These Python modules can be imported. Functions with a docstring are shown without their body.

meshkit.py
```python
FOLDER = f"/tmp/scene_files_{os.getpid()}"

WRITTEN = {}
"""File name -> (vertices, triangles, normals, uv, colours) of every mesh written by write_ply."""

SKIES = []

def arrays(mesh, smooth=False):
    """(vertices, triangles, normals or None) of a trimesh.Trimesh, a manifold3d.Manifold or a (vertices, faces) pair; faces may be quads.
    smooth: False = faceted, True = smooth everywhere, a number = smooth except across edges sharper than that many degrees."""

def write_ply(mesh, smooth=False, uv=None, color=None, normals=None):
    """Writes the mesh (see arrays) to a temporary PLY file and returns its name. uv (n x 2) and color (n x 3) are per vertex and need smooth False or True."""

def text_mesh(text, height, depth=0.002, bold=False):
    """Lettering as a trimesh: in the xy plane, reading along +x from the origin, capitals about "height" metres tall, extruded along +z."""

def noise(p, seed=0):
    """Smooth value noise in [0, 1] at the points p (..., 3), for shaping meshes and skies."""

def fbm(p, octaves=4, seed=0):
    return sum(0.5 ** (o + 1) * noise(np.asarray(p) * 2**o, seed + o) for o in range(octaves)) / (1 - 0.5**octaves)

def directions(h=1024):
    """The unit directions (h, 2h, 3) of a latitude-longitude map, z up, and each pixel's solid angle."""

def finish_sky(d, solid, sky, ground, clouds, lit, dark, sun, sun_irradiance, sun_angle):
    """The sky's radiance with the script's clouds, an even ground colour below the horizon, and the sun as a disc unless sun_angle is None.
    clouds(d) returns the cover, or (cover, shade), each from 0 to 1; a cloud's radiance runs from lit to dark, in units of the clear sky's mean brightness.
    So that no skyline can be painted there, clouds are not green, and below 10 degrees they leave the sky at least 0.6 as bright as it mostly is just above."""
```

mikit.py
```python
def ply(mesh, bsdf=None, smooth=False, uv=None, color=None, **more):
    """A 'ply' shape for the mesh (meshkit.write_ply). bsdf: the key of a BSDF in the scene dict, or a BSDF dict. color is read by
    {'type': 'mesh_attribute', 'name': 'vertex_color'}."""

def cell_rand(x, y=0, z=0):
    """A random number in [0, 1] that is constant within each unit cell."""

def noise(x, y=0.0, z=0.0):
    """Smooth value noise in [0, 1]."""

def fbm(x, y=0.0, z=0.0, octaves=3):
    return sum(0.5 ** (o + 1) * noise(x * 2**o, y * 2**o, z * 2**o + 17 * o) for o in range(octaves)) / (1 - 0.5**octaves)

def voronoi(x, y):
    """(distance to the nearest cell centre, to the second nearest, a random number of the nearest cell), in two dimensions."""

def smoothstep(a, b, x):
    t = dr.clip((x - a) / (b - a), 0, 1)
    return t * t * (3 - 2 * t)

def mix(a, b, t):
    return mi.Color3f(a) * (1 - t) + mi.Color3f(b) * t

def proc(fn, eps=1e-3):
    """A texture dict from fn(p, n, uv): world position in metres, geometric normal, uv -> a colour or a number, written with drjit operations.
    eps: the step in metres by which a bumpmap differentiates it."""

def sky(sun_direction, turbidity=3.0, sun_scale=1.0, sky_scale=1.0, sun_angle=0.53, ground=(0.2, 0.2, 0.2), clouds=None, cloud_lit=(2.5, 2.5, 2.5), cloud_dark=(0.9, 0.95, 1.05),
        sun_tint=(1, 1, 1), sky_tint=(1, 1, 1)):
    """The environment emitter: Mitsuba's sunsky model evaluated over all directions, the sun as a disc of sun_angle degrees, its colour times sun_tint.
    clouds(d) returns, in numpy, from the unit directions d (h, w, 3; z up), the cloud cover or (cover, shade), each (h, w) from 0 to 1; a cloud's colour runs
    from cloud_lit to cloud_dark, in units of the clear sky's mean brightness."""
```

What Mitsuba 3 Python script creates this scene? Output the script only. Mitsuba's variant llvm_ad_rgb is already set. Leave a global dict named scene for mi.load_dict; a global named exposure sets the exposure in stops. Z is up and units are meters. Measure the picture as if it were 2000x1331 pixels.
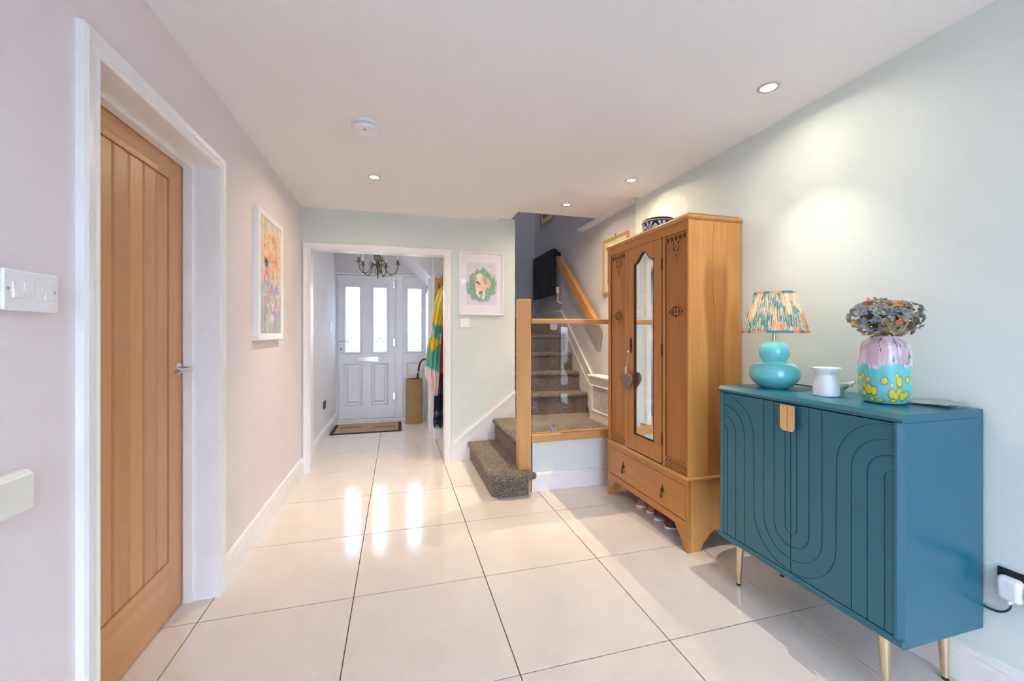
import math, random
import numpy as np
import trimesh
import manifold3d as m3
from shapely.geometry import Polygon, Point, LineString, box as sbox
from shapely.ops import unary_union
from shapely import affinity
import drjit as dr
import mitsuba as mi
import mikit, meshkit
from mikit import noise, fbm, voronoi, cell_rand, smoothstep, mix, proc

T = mi.ScalarTransform4f
scene, labels = {'type': 'scene'}, {}

# ------------------------------------------------------------------ camera, sky, lights, exposure
exposure = 0.14
F, YAW, V0, CAMZ = 804.0, 0.2710, 651.3, 1.184
scene['camera'] = {
    'type': 'perspective', 'fov': 2 * math.degrees(math.atan(1000 / F)), 'fov_axis': 'x', 'near_clip': 0.05, 'far_clip': 100.0,
    'principal_point_offset_y': -(V0 - 665.5) / 1331.0,
    'to_world': T().look_at(origin=[0, 0, CAMZ], target=[math.sin(YAW), math.cos(YAW), CAMZ], up=[0, 0, 1])}
SKY = 6.1
scene['sky'] = mikit.sky((0.3, -0.4, 0.85), turbidity=4.0, sun_scale=0.0, sky_scale=1.0, ground=(0.42, 0.42, 0.42),
                         clouds=lambda d: np.ones(d.shape[:2]), cloud_lit=(1.0, 1.0, 1.0), cloud_dark=(1.0, 1.0, 1.0))
_m = float(np.array(scene['sky']['bitmap'])[:400].mean())
scene['sky'] = mikit.sky((0.3, -0.4, 0.85), turbidity=4.0, sun_scale=0.0, sky_scale=SKY / _m, ground=(0.42, 0.42, 0.42),
                         clouds=lambda d: np.ones(d.shape[:2]), cloud_lit=(0.76, 0.95, 1.29), cloud_dark=(0.76, 0.95, 1.29))
WARM = np.array([1.0, 0.80, 0.56])
DOWNLIGHTS = [  # x, y, z, candela, tint
    (1.564, 1.435, 2.26, 4.2, np.array([1.0, 0.91, 0.77])),
    (-0.155, 2.984, 2.26, 7.2, WARM),
    (1.581, 2.561, 2.26, 6.8, WARM),
    (1.400, 3.284, 2.29, 8.6, WARM),
]
for i, (x, y, z, c, t) in enumerate(DOWNLIGHTS):
    for nm, amp, cut, beam in (('beam', 1.0, 37.0, 7.0), ('spill', .28, 82.0, 30.0)):
        scene[f'spot_{nm}_{i}'] = {'type': 'spot', 'to_world': T().look_at(origin=[x, y, z - .012], target=[x, y, 0], up=[0, 1, 0]),
                                   'intensity': {'type': 'rgb', 'value': (amp * c * t).tolist()}, 'cutoff_angle': cut, 'beam_width': beam}
HALL_FILL = [64.0, 64.0, 64.0]  # added fill for the hall, from a lamp out of view
UNSEEN_LANDING_LAMP = [36.0, 31.0, 24.0]  # unseen lamp, warms and lights the stairwell

# ------------------------------------------------------------------ helpers
def key_for(name):
    if name not in scene and name not in labels:
        return name
    n = 1
    while f'{name}_{n:03d}' in scene or f'{name}_{n:03d}' in labels:
        n += 1
    return f'{name}_{n:03d}'

def thing(name, label, cat, group=None):
    k = key_for(name)
    labels[k] = {'label': label, 'category': cat}
    if group:
        labels[k]['group'] = group
    return k

def struct(name, label=None):
    k = key_for(name)
    labels[k] = {'kind': 'structure'}
    if label:
        labels[k]['label'] = label
    return k

def part(parent, name, mesh, mat, smooth=False, label=None, kind=None, uv=None, **more):
    k = key_for(f'{parent}__{name}')
    scene[k] = mesh if isinstance(mesh, dict) else mikit.ply(mesh, mat, smooth=smooth, uv=uv, **more)
    if label or kind:
        labels[k] = {}
        if label: labels[k]['label'] = label
        if kind: labels[k]['kind'] = kind
    return k

def body(k, mesh, mat, smooth=False, uv=None, **more):
    scene[k] = mikit.ply(mesh, mat, smooth=smooth, uv=uv, **more)
    return k

def at(d, *tr):
    t = tr[0]
    for u in tr[1:]:
        t = t @ u
    return {**d, 'to_world': t}

def B(x0, x1, y0, y1, z0, z1):
    m = trimesh.creation.box((abs(x1 - x0), abs(y1 - y0), abs(z1 - z0)))
    m.apply_translation(((x0 + x1) / 2, (y0 + y1) / 2, (z0 + z1) / 2))
    return m

def CB(x0, x1, y0, y1, z0, z1, c=.003):
    """box with chamfered edges"""
    pts = []
    for sx in (0, 1):
        for sy in (0, 1):
            for sz in (0, 1):
                p = np.array([(x0, x1)[sx], (y0, y1)[sy], (z0, z1)[sz]], float)
                o = np.array([c * (1 - 2 * sx), c * (1 - 2 * sy), c * (1 - 2 * sz)])
                for a in range(3):
                    q = p + o
                    q[a] = p[a]
                    pts.append(q)
    return mani(m3.Manifold.hull_points(np.array(pts)))

def RB(x0, x1, y0, y1, z0, z1, r, n=20):
    """box with rounded edges"""
    sp = m3.Manifold.sphere(r, n)
    return mani(m3.Manifold.batch_hull([sp.translate((x, y, z)) for x in (x0 + r, x1 - r) for y in (y0 + r, y1 - r) for z in (z0 + r, z1 - r)]))

def mani(m):
    me = m.to_mesh()
    return trimesh.Trimesh(me.vert_properties[:, :3], me.tri_verts, process=False)

def to_mani(m):
    return m3.Manifold(m3.Mesh(np.asarray(m.vertices, np.float32), np.asarray(m.faces, np.uint32)))

def cat(*ms):
    out = []
    for m in ms:
        out += m if isinstance(m, list) else [m]
    return trimesh.util.concatenate(out)

def prism(poly, axis, lo, hi):
    """shapely polygon extruded; axis x: poly is (y,z); axis y: (x,z); axis z: (x,y)"""
    ms = []
    for g in getattr(poly, 'geoms', [poly]):
        if g.is_empty or g.geom_type != 'Polygon': continue
        m = trimesh.creation.extrude_polygon(g, hi - lo, engine='earcut')
        v = np.array(m.vertices)
        f = np.array(m.faces)
        v[:, 2] += lo
        if axis == 'x':
            v = v[:, [2, 0, 1]]
        elif axis == 'y':
            v = v[:, [0, 2, 1]]
            f = f[:, ::-1]
        ms.append(trimesh.Trimesh(v, f, process=False))
    return cat(ms)

def lathe(profile, n=48, center=(0, 0, 0), wob=None):
    """profile [(r,z)] bottom to top -> (mesh, uv)"""
    pr = np.array(profile, float)
    k = len(pr)
    th = np.linspace(0, 2 * np.pi, n + 1)
    R = np.repeat(pr[:, 0][:, None], n + 1, 1)
    if wob is not None:
        R = R * wob(th[None, :], np.linspace(0, 1, k)[:, None])
    v = np.stack([R * np.cos(th), R * np.sin(th), np.repeat(pr[:, 1][:, None], n + 1, 1)], -1).reshape(-1, 3) + np.array(center)
    i, j = np.meshgrid(np.arange(k - 1), np.arange(n), indexing='ij')
    a = (i * (n + 1) + j).ravel()
    f = np.vstack([np.stack([a, a + 1, a + n + 2], 1), np.stack([a, a + n + 2, a + n + 1], 1)])
    uv = np.stack([np.tile(th / (2 * np.pi), k), np.repeat((pr[:, 1] - pr[:, 1].min()) / max(np.ptp(pr[:, 1]), 1e-9), n + 1)], 1)
    return trimesh.Trimesh(v, f, process=False), uv

def L(profile, n=48, center=(0, 0, 0)):
    m, _ = lathe(profile, n, center)
    m.merge_vertices()
    m.update_faces(m.nondegenerate_faces())
    return m

def orient(m, d, origin=(0, 0, 0)):
    """turn a z-axis mesh so z points along d, then move"""
    m = m.copy()
    m.apply_transform(trimesh.geometry.align_vectors([0, 0, 1], d))
    m.apply_translation(origin)
    return m

def smooth_path(pts, n=40):
    from scipy.interpolate import CubicSpline
    pts = np.array(pts, float)
    t = np.r_[0, np.cumsum(np.linalg.norm(np.diff(pts, axis=0), axis=1))]
    return CubicSpline(t, pts)(np.linspace(0, t[-1], n))

def tube(pts, r, n=10, cap=True):
    p = np.array(pts, float)
    r = np.broadcast_to(np.asarray(r, float), (len(p),))
    tan = np.gradient(p, axis=0)
    tan /= np.linalg.norm(tan, axis=1, keepdims=True)
    up = np.array([0, 0, 1.0]) if abs(tan[0, 2]) < .9 else np.array([1.0, 0, 0])
    a = np.cross(tan[0], up); a /= np.linalg.norm(a)
    V = []
    th = np.linspace(0, 2 * np.pi, n, endpoint=False)
    for i in range(len(p)):
        a = a - tan[i] * (a @ tan[i]); a /= np.linalg.norm(a)
        b = np.cross(tan[i], a)
        V.append(p[i] + r[i] * (np.cos(th)[:, None] * a + np.sin(th)[:, None] * b))
    V = np.vstack(V)
    f = []
    for i in range(len(p) - 1):
        for j in range(n):
            q = i * n + j; w = i * n + (j + 1) % n
            f += [[q, w, w + n], [q, w + n, q + n]]
    if cap:
        V = np.vstack([V, p[0], p[-1]])
        c0, c1, o = len(V) - 2, len(V) - 1, (len(p) - 1) * n
        for j in range(n):
            f += [[c0, (j + 1) % n, j], [c1, o + j, o + (j + 1) % n]]
    return trimesh.Trimesh(V, np.array(f), process=False)

def ball(c, r, sub=2, s=(1, 1, 1)):
    m = trimesh.creation.icosphere(subdivisions=sub, radius=1.0)
    m.apply_scale(np.array(s) * r)
    m.apply_translation(c)
    return m

def sweep(path, profile, normal, closed=False):
    """mitred sweep. path: 3D points in a plane with unit normal; profile: [(offset to the left of travel, height along normal)] in order"""
    P = np.array(path, float); nrm = np.array(normal, float); n = len(P)
    prof = np.array(profile, float); k = len(prof)
    rows = []
    for i in range(n):
        d0 = P[i] - P[i - 1] if (closed or i > 0) else P[i + 1] - P[i]
        d1 = P[(i + 1) % n] - P[i] if (closed or i < n - 1) else d0
        l0 = np.cross(nrm, d0 / np.linalg.norm(d0)); l1 = np.cross(nrm, d1 / np.linalg.norm(d1))
        m = (l0 + l1); m = m / (1 + l0 @ l1)
        rows.append(P[i] + prof[:, :1] * m + prof[:, 1:] * nrm)
    V = np.vstack(rows); f = []
    for i in range(n if closed else n - 1):
        a, b = i * k, ((i + 1) % n) * k
        for j in range(k):
            q = (j + 1) % k
            f += [[a + j, b + j, b + q], [a + j, b + q, a + q]]
    if not closed:
        tv, tri = trimesh.creation.triangulate_polygon(Polygon(prof), engine='earcut')
        near = [int(np.argmin(((prof - q) ** 2).sum(1))) for q in tv[:, :2]]
        tri = np.array(near)[tri]
        f += [list(t) for t in tri] + [list(t[::-1] + (n - 1) * k) for t in np.array(tri)]
    m = trimesh.Trimesh(V, np.array(f), process=False)
    if m.volume < 0: m.invert()
    return m

def quad(p00, p10, p11, p01):
    v = np.array([p00, p10, p11, p01], float)
    return trimesh.Trimesh(v, [[0, 1, 2], [0, 2, 3]], process=False), np.array([[0, 0], [1, 0], [1, 1], [0, 1.0]])

def ring(x, y, r, w, n=24):
    return Point(x, y).buffer(r, n).difference(Point(x, y).buffer(r - w, n))

def grid_mesh(P):
    """P (a,b,3) -> trimesh"""
    a, b = P.shape[:2]
    i, j = np.meshgrid(np.arange(a - 1), np.arange(b - 1), indexing='ij')
    q = (i * b + j).ravel()
    return trimesh.Trimesh(P.reshape(-1, 3), np.vstack([np.stack([q, q + b, q + b + 1], 1), np.stack([q, q + b + 1, q + 1], 1)]), process=False)

# ------------------------------------------------------------------ materials
def mat(name, color, rough=.5, spec=.5, metal=0.0, two=False, **k):
    base = color if isinstance(color, dict) else {'type': 'rgb', 'value': list(color)}
    d = {'type': 'principled', 'base_color': base, 'roughness': rough, 'metallic': metal, **k}
    if not metal: d['specular'] = spec
    if two: d = {'type': 'twosided', 'bsdf': d}
    scene[name] = d
    return name

def wood(name, a, b, axis, rough=.4, f=60., fig=.35, seed=0., spec=.45, extra=None, grain=.75):
    def fn(p, n, uv):
        q = [p.x + seed, p.y + seed * 1.7, p.z]
        s = [q[i] * (1.0 if i == axis else f / 3) for i in range(3)]
        g = [q[i] * (4.0 if i == axis else f * 3) for i in range(3)]
        w = fbm(s[0] * .45, s[1] * .45, s[2] * .45, 3)
        fine = fbm(g[0], g[1], g[2], 3)
        wave = .5 + .5 * dr.sin(w * 34.0)
        t = dr.clip(fig * wave + grain * (fine - .25) + .55 * (w - .5) + .1, 0, 1)
        c = mix(a, b, t)
        return extra(p, c) if extra else c
    return mat(name, proc(fn), rough, spec)

mat('m_pink', (.715, .645, .648), .75, .25)
mat('m_sage', (.640, .695, .650), .75, .25)
mat('m_grey', (.56, .555, .57), .8, .2)
mat('m_hall', (.68, .665, .66), .75, .25)
mat('m_ceiling', (.80, .775, .755), .85, .2)
mat('m_trim', (.80, .79, .775), .35, .5)
mat('m_upvc', (.80, .80, .81), .28, .5)
mat('m_plastic', (.82, .82, .82), .3, .5)
mat('m_cream_plastic', (.76, .745, .67), .35, .5)
mat('m_grout', (.115, .09, .07), .9, .1)
mat('m_black', (.012, .012, .014), .35, .5)
mat('m_dark', (.02, .018, .016), .6, .3)
mat('m_steel', (.62, .61, .60), .28, metal=1.0)
mat('m_chrome', (.75, .75, .76), .12, metal=1.0)
mat('m_gold', (.80, .56, .30), .34, metal=1.0)
mat('m_brushed_gold', (.74, .60, .38), .32, metal=1.0)
mat('m_brass', (.16, .115, .06), .38, metal=1.0)
mat('m_old_brass', (.10, .075, .045), .45, metal=1.0)
mat('m_lead', (.34, .35, .37), .45, metal=1.0)
scene['m_mirror'] = {'type': 'conductor', 'material': 'none', 'specular_reflectance': {'type': 'rgb', 'value': [.86, .885, .86]}}
scene['m_glass'] = {'type': 'thindielectric', 'int_ior': 1.5}
scene['m_clear'] = {'type': 'dielectric', 'int_ior': 1.5}
mat('m_teal_glass', (.50, .80, .76), .08, .6, spec_trans=.55)

def tile_col(p, n, uv):
    w = fbm(p.x * 9, p.y * 9, 0, 3)
    s = fbm(p.x * 160, p.y * 160, 2, 2)
    return mix((.650, .585, .515), (.705, .645, .575), dr.clip(.8 * w + .5 * (s - .5), 0, 1))
mat('m_tile', proc(tile_col), .11, .62)

def carpet_col(p, n, uv):
    r = cell_rand(p.x * 250, p.y * 250, p.z * 250)
    r2 = cell_rand(p.x * 120 + .3, p.y * 120, p.z * 120 + .7)
    t = dr.clip(.6 * r + .4 * r2, 0, 1)
    c = mix((.045, .038, .032), (.60, .50, .40), t * t * t)
    return mix(c, (.21, .172, .135), .25 * fbm(p.x * 25, p.y * 25, p.z * 25, 2))
mat('m_carpet', proc(carpet_col), .95, .1, sheen=.5)

wood('m_door_oak', (.47, .236, .090), (.61, .35, .16), 2, rough=.38, f=26, fig=.10, grain=.4)
wood('m_oak_v', (.50, .25, .085), (.66, .37, .15), 2, rough=.4, f=60, fig=.2, seed=3.1)
wood('m_oak_x', (.48, .235, .08), (.62, .34, .135), 0, rough=.4, f=60, fig=.2, seed=5.2)
wood('m_oak_y', (.42, .19, .055), (.55, .28, .095), 1, rough=.42, f=60, fig=.2, seed=7.7)
wood('m_frame_oak', (.42, .23, .10), (.52, .31, .14), 1, rough=.5, f=70, seed=2.7)

def veneer(p, c):
    # a broad darker figure that runs up each side panel, and a few fine cracks and worn flecks
    a = dr.square((p.y - 2.62) / .045) + dr.square((p.z - 1.15) / 1.2)
    return mix(c, c * mi.Color3f(1.1, 1.12, 1.1), smoothstep(1.2, .8, a))
wood('m_ward_front', (.29, .100, .019), (.43, .170, .036), 2, rough=.34, f=60, fig=.18, seed=1.3, extra=veneer)
wood('m_ward_frame', (.34, .128, .025), (.48, .20, .044), 2, rough=.34, f=60, fig=.2, seed=4.3)
wood('m_ward_rail', (.36, .140, .028), (.50, .215, .048), 1, rough=.34, f=60, fig=.2, seed=6.3)
wood('m_ward_top', (.44, .21, .06), (.58, .30, .10), 0, rough=.3, f=60, fig=.2, seed=8.3)
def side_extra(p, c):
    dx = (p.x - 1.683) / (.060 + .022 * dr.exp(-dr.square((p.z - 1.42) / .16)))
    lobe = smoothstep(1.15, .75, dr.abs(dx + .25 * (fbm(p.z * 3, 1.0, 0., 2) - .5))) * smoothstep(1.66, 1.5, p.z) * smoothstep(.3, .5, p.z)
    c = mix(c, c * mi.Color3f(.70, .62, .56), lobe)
    crack = smoothstep(.0022, .0008, dr.abs(p.x - 1.668 - .012 * dr.sin(p.z * 7.0) - .004 * noise(p.z * 25, 3.))) * smoothstep(1.28, 1.30, p.z)
    c = mix(c, mi.Color3f(.12, .05, .02), .75 * crack)
    fl = smoothstep(.80, .86, .6 * noise(p.x * 520, p.z * 190, 5.0) + .4 * noise(p.x * 22, p.z * 7, 3.0)) * smoothstep(1.0, .7, p.z)
    return mix(c, mi.Color3f(.66, .50, .33), .4 * fl)
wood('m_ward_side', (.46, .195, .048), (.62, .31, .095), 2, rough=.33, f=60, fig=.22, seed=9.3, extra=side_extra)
mat('m_carving', (.33, .130, .034), .4, .4)
mat('m_carving_shadow', (.075, .026, .008), .6, .2)  # dark tone, shade in the carving gaps put into colour
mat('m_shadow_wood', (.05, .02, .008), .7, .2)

mat('m_teal', (.013, .108, .148), .28, .55)
mat('m_teal_groove', (.020, .10, .155), .5, .4)
mat('m_lamp_teal', (.13, .52, .53), .07, .65, clearcoat=.8, clearcoat_gloss=.98)
mat('m_ceramic', (.80, .80, .81), .35, .45)
mat('m_radiator', (.012, .013, .016), .35, .5)
mat('m_white_metal', (.78, .78, .78), .3, .5)
mat('m_felt', (.20, .145, .105), .95, .1, sheen=.4)
mat('m_string', (.55, .42, .28), .8, .2)
mat('m_bead', (.62, .46, .28), .5, .4)
mat('m_paint_frame', (.80, .795, .785), .4, .4)
mat('m_mount', (.78, .75, .78), .6, .3)
mat('m_gilt', (.50, .29, .08), .38, .6)
mat('m_cream_mount', (.68, .60, .47), .7, .2)

# ------------------------------------------------------------------ room shell
XL, XR, YB, H, XS = -.785, 1.86, 3.845, 2.26, 1.90

k = struct('floor', 'cream polished porcelain tile floor')
body(k, B(-1.0, 2.0, -2.5, 6.0, -.06, -.004), 'm_grout')
_tiles = {}
xs = [-1.39 + .6 * i for i in range(7)]
ys = [1.367 - .6 * 5 + .6 * j for j in range(14)]
for j in range(len(ys) - 1):
    for i in range(len(xs) - 1):
        x0, x1 = max(xs[i], -.925), min(xs[i + 1], XR - .004)
        y0, y1 = max(ys[j], -2.0), min(ys[j + 1], 5.86)
        if x1 - x0 < .03 or y1 - y0 < .03: continue
        if x0 > .85 and y0 > 3.3: continue
        if x1 < -.7 and (y0 < .7 or y0 > 2.2): continue
        key = (round(x1 - x0, 4), round(y1 - y0, 4))
        if key not in _tiles:
            g = .0021
            _tiles[key] = mikit.ply(CB(-key[0] / 2 + g, key[0] / 2 - g, -key[1] / 2 + g, key[1] / 2 - g, -.012, 0, .001), 'm_tile')
        part(k, 'tile', at(_tiles[key], T().translate([(x0 + x1) / 2, (y0 + y1) / 2, 0])), None)

# left wall with the doorway
DY0, DY1, DZ = 1.36, 2.13, 1.92
k = struct('wall_left', 'pale pink painted wall')
body(k, cat(B(-.94, XL, -2.4, DY0 - .0195, 0, H), B(-.94, XL, DY1 + .0195, YB, 0, H), B(-.94, XL, DY0 - .0195, DY1 + .0195, DZ + .0195, H)), 'm_pink')
k = struct('wall_back', 'pale sage wall with the hall opening')
AX0, AX1, AZ = -.713, .417, 1.90
body(k, cat(B(XL - .1, AX0 - .0195, YB, YB + .1, 0, H), B(AX1 + .0195, 1.098, YB, YB + .1, 0, 2.29), B(AX0 - .0195, AX1 + .0195, YB, YB + .1, AZ + .0195, H)), 'm_sage')
k = struct('wall_right', 'pale green painted wall')
body(k, B(XR, XR + .14, -2.4, 2.95, 0, H + .03), 'm_sage')
k = struct('wall_rear')
WX0, WX1, WZ = -.78, 1.32, 2.22  # unseen opening, width set to keep its reflection off the dog picture
body(k, cat(B(XL - .15, WX0, -2.5, -2.4, 0, H), B(WX1, XR + .14, -2.5, -2.4, 0, H), B(WX0, WX1, -2.5, -2.4, WZ, H)), 'm_hall')
k = struct('unseen_window_2', 'white framed garden doors behind the camera, out of view, letting in daylight')  # unseen, placed for cool daylight on the near walls
fr = []
for a, b in ((WX0, WX0 + .07), (.275, .345), (WX1 - .07, WX1)): fr.append(CB(a, b, -2.48, -2.42, 0, WZ, .006))
for a, b in ((0, .07), (WZ - .07, WZ)): fr.append(CB(WX0, WX1, -2.48, -2.42, a, b, .006))
body(k, cat(fr), 'm_upvc')
for a, b in ((WX0 + .07, .275), (.345, WX1 - .07)):
    part(k, 'pane', quad((a, -2.45, .07), (b, -2.45, .07), (b, -2.45, WZ - .07), (a, -2.45, WZ - .07))[0], 'm_glass')

# stair walls
k = struct('wall_stairs_right', 'grey painted stairwell wall')
body(k, B(XS, XS + .1, 2.95, 5.7, 0, 4.8), 'm_grey')
k = struct('wall_stairs_far')
body(k, B(.99, XS, 5.6, 5.7, 0, 4.8), 'm_grey')
k = struct('wall_stairs_left')
body(k, cat(B(.99, 1.098, YB + .1, 5.6, 0, 4.8), B(.99, 1.098, 3.5, YB + .1, 2.40, 4.8)), 'm_grey')
k = struct('wall_stairs_upper')
body(k, B(1.098, XS, 3.5, 3.597, 2.40, 4.8), 'm_grey')
k = struct('ceiling_002')  # unseen lid over the stairwell, its opening placed to let daylight down
body(k, prism(sbox(.9, 3.4, 2.1, 5.8).difference(sbox(1.25, 4.3, 1.75, 4.9)), 'z', 4.8, 4.9), 'm_ceiling')

# ceilings; an unseen roof lantern behind the camera, placed to let daylight in
UNSEEN_LANTERN = sbox(-.45, -2.1, 1.5, -.55)
k = struct('ceiling', 'white painted ceiling')
body(k, prism(Polygon([(XL - .15, -2.5), (XR + .14, -2.5), (XR + .14, 2.885), (1.167, 2.902), (.874, YB + .1), (XL - .15, YB + .1)]).difference(UNSEEN_LANTERN), 'z', H, 2.29), 'm_ceiling')
k = struct('ceiling_001')
body(k, prism(sbox(-1.1, -2.5, 2.0, 6.0).difference(sbox(1.06, 3.597, XS + .04, 5.64)).difference(UNSEEN_LANTERN), 'z', 2.29, 2.40), 'm_ceiling')
k = struct('ceiling_003')   # hall
body(k, B(XL, .99, YB + .1, 5.87, H, 2.29), 'm_ceiling')
k = struct('trim_5', 'boxed pipe run along the stair wall')
body(k, CB(1.835, XS, 2.955, 4.02, 2.262, 2.29, .002), 'm_ceiling')

# hall beyond the opening
k = struct('wall_hall_left', 'white hall wall')
body(k, B(-.94, XL, YB + .1, 5.97, 0, H), 'm_hall')
FY = 5.87
k = struct('wall_hall_front')
body(k, cat(B(XL, .42, FY, FY + .12, 1.985, H), B(.405, 1.0, FY, FY + .12, 0, H)), 'm_hall')
k = struct('wall_hall_right', 'white pier and boarded side of the stairs')
body(k, cat(B(.385, .99, 4.68, 4.80, 0, H), B(.392, .99, 4.80, 5.87, 0, 1.80)), 'm_hall')
# sloping soffit of the upper stair flight and its outer string wall
k = struct('ceiling_004', 'white sloping soffit under the upper stairs')
s0, s1 = (-.10, 2.235 + .10), (.50, 2.235 - .50)
body(k, prism(Polygon([(-.06, 2.288), (.50, 1.735), (.60, 1.735), (.60, 2.288)]), 'y', 4.95, 5.87), 'm_trim')

k = struct('unseen_window_3', 'unseen white framed roof lantern letting in daylight behind the camera')  # out of view, more daylight for the near walls and ceiling
body(k, cat(*[CB(*q, .004) for q in ((-.45, -.39, -2.1, -.55, 2.30, 2.42), (1.44, 1.5, -2.1, -.55, 2.30, 2.42), (-.39, 1.44, -2.1, -2.04, 2.30, 2.42), (-.39, 1.44, -.61, -.55, 2.30, 2.42), (.50, .55, -2.04, -.61, 2.33, 2.42))]), 'm_upvc')
for a, b in ((-.39, .50), (.55, 1.44)): part(k, 'pane', quad((a, -2.04, 2.41), (b, -2.04, 2.41), (b, -.61, 2.41), (a, -.61, 2.41))[0], 'm_glass')

# ------------------------------------------------------------------ skirting and architraves
SK = [(0, 0), (.018, 0), (.018, .092), (.014, .104), (.016, .112), (.010, .128), (0, .135)]
def skirt(name, path, label=None, flip=False):
    k = struct(name, label)
    p = [(a, b, 0.0) for a, b in path]
    body(k, sweep(p, SK, (0, 0, 1)), 'm_trim')
    return k
# offset is to the left of travel
skirt('baseboard_left', [(XL, YB), (XL, DY1 + .062)], 'white moulded skirting along the pink wall')
skirt('baseboard_left_near', [(XL, DY0 - .062), (XL, -2.0)])
skirt('baseboard_right', [(XR, -2.0), (XR, 2.9)], 'white moulded skirting along the green wall')
skirt('baseboard_hall', [(XL, FY - .02), (XL, YB + .1)], 'white moulded skirting along the hall wall')
skirt('baseboard_stairs', [(XR, 2.935), (.965, 2.935)], 'white moulded skirting under the glass balustrade')
k = skirt('baseboard_pier', [(.99, 4.68), (.385, 4.68)], 'white skirting under the hanging coats')

ARC = [(0, 0), (0, .016), (.006, .020), (.016, .017), (.026, .017), (.034, .021), (.052, .023), (.062, .018), (.062, 0)]
# doorway in the left wall (normal +x): travel so that the left side points away from the opening
k = struct('trim_1', 'white moulded door casing')
pth = [(XL, DY1, 0), (XL, DY1, DZ), (XL, DY0, DZ), (XL, DY0, 0)]
body(k, sweep(pth[::-1], ARC, (1, 0, 0)), 'm_trim')
k = struct('trim_2', 'white door lining and stop')
body(k, cat(B(-.94, XL + .002, DY1, DY1 + .02, 0, DZ + .02), B(-.94, XL + .002, DY0 - .02, DY0, 0, DZ + .02), B(-.94, XL + .002, DY0, DY1, DZ, DZ + .02),
             CB(-.905, -.868, DY1 - .013, DY1 + .005, 0, DZ, .002), CB(-.905, -.868, DY0 - .005, DY0 + .013, 0, DZ, .002), CB(-.905, -.868, DY0, DY1, DZ - .013, DZ + .005, .002)), 'm_trim')
k = struct('trim_3', 'white moulded casing of the hall opening')
pth = [(AX0, YB, 0), (AX0, YB, AZ), (AX1, YB, AZ), (AX1, YB, 0)]
body(k, sweep(pth, ARC, (0, -1, 0)), 'm_trim')
k = struct('trim_4', 'white lining of the hall opening')
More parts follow.
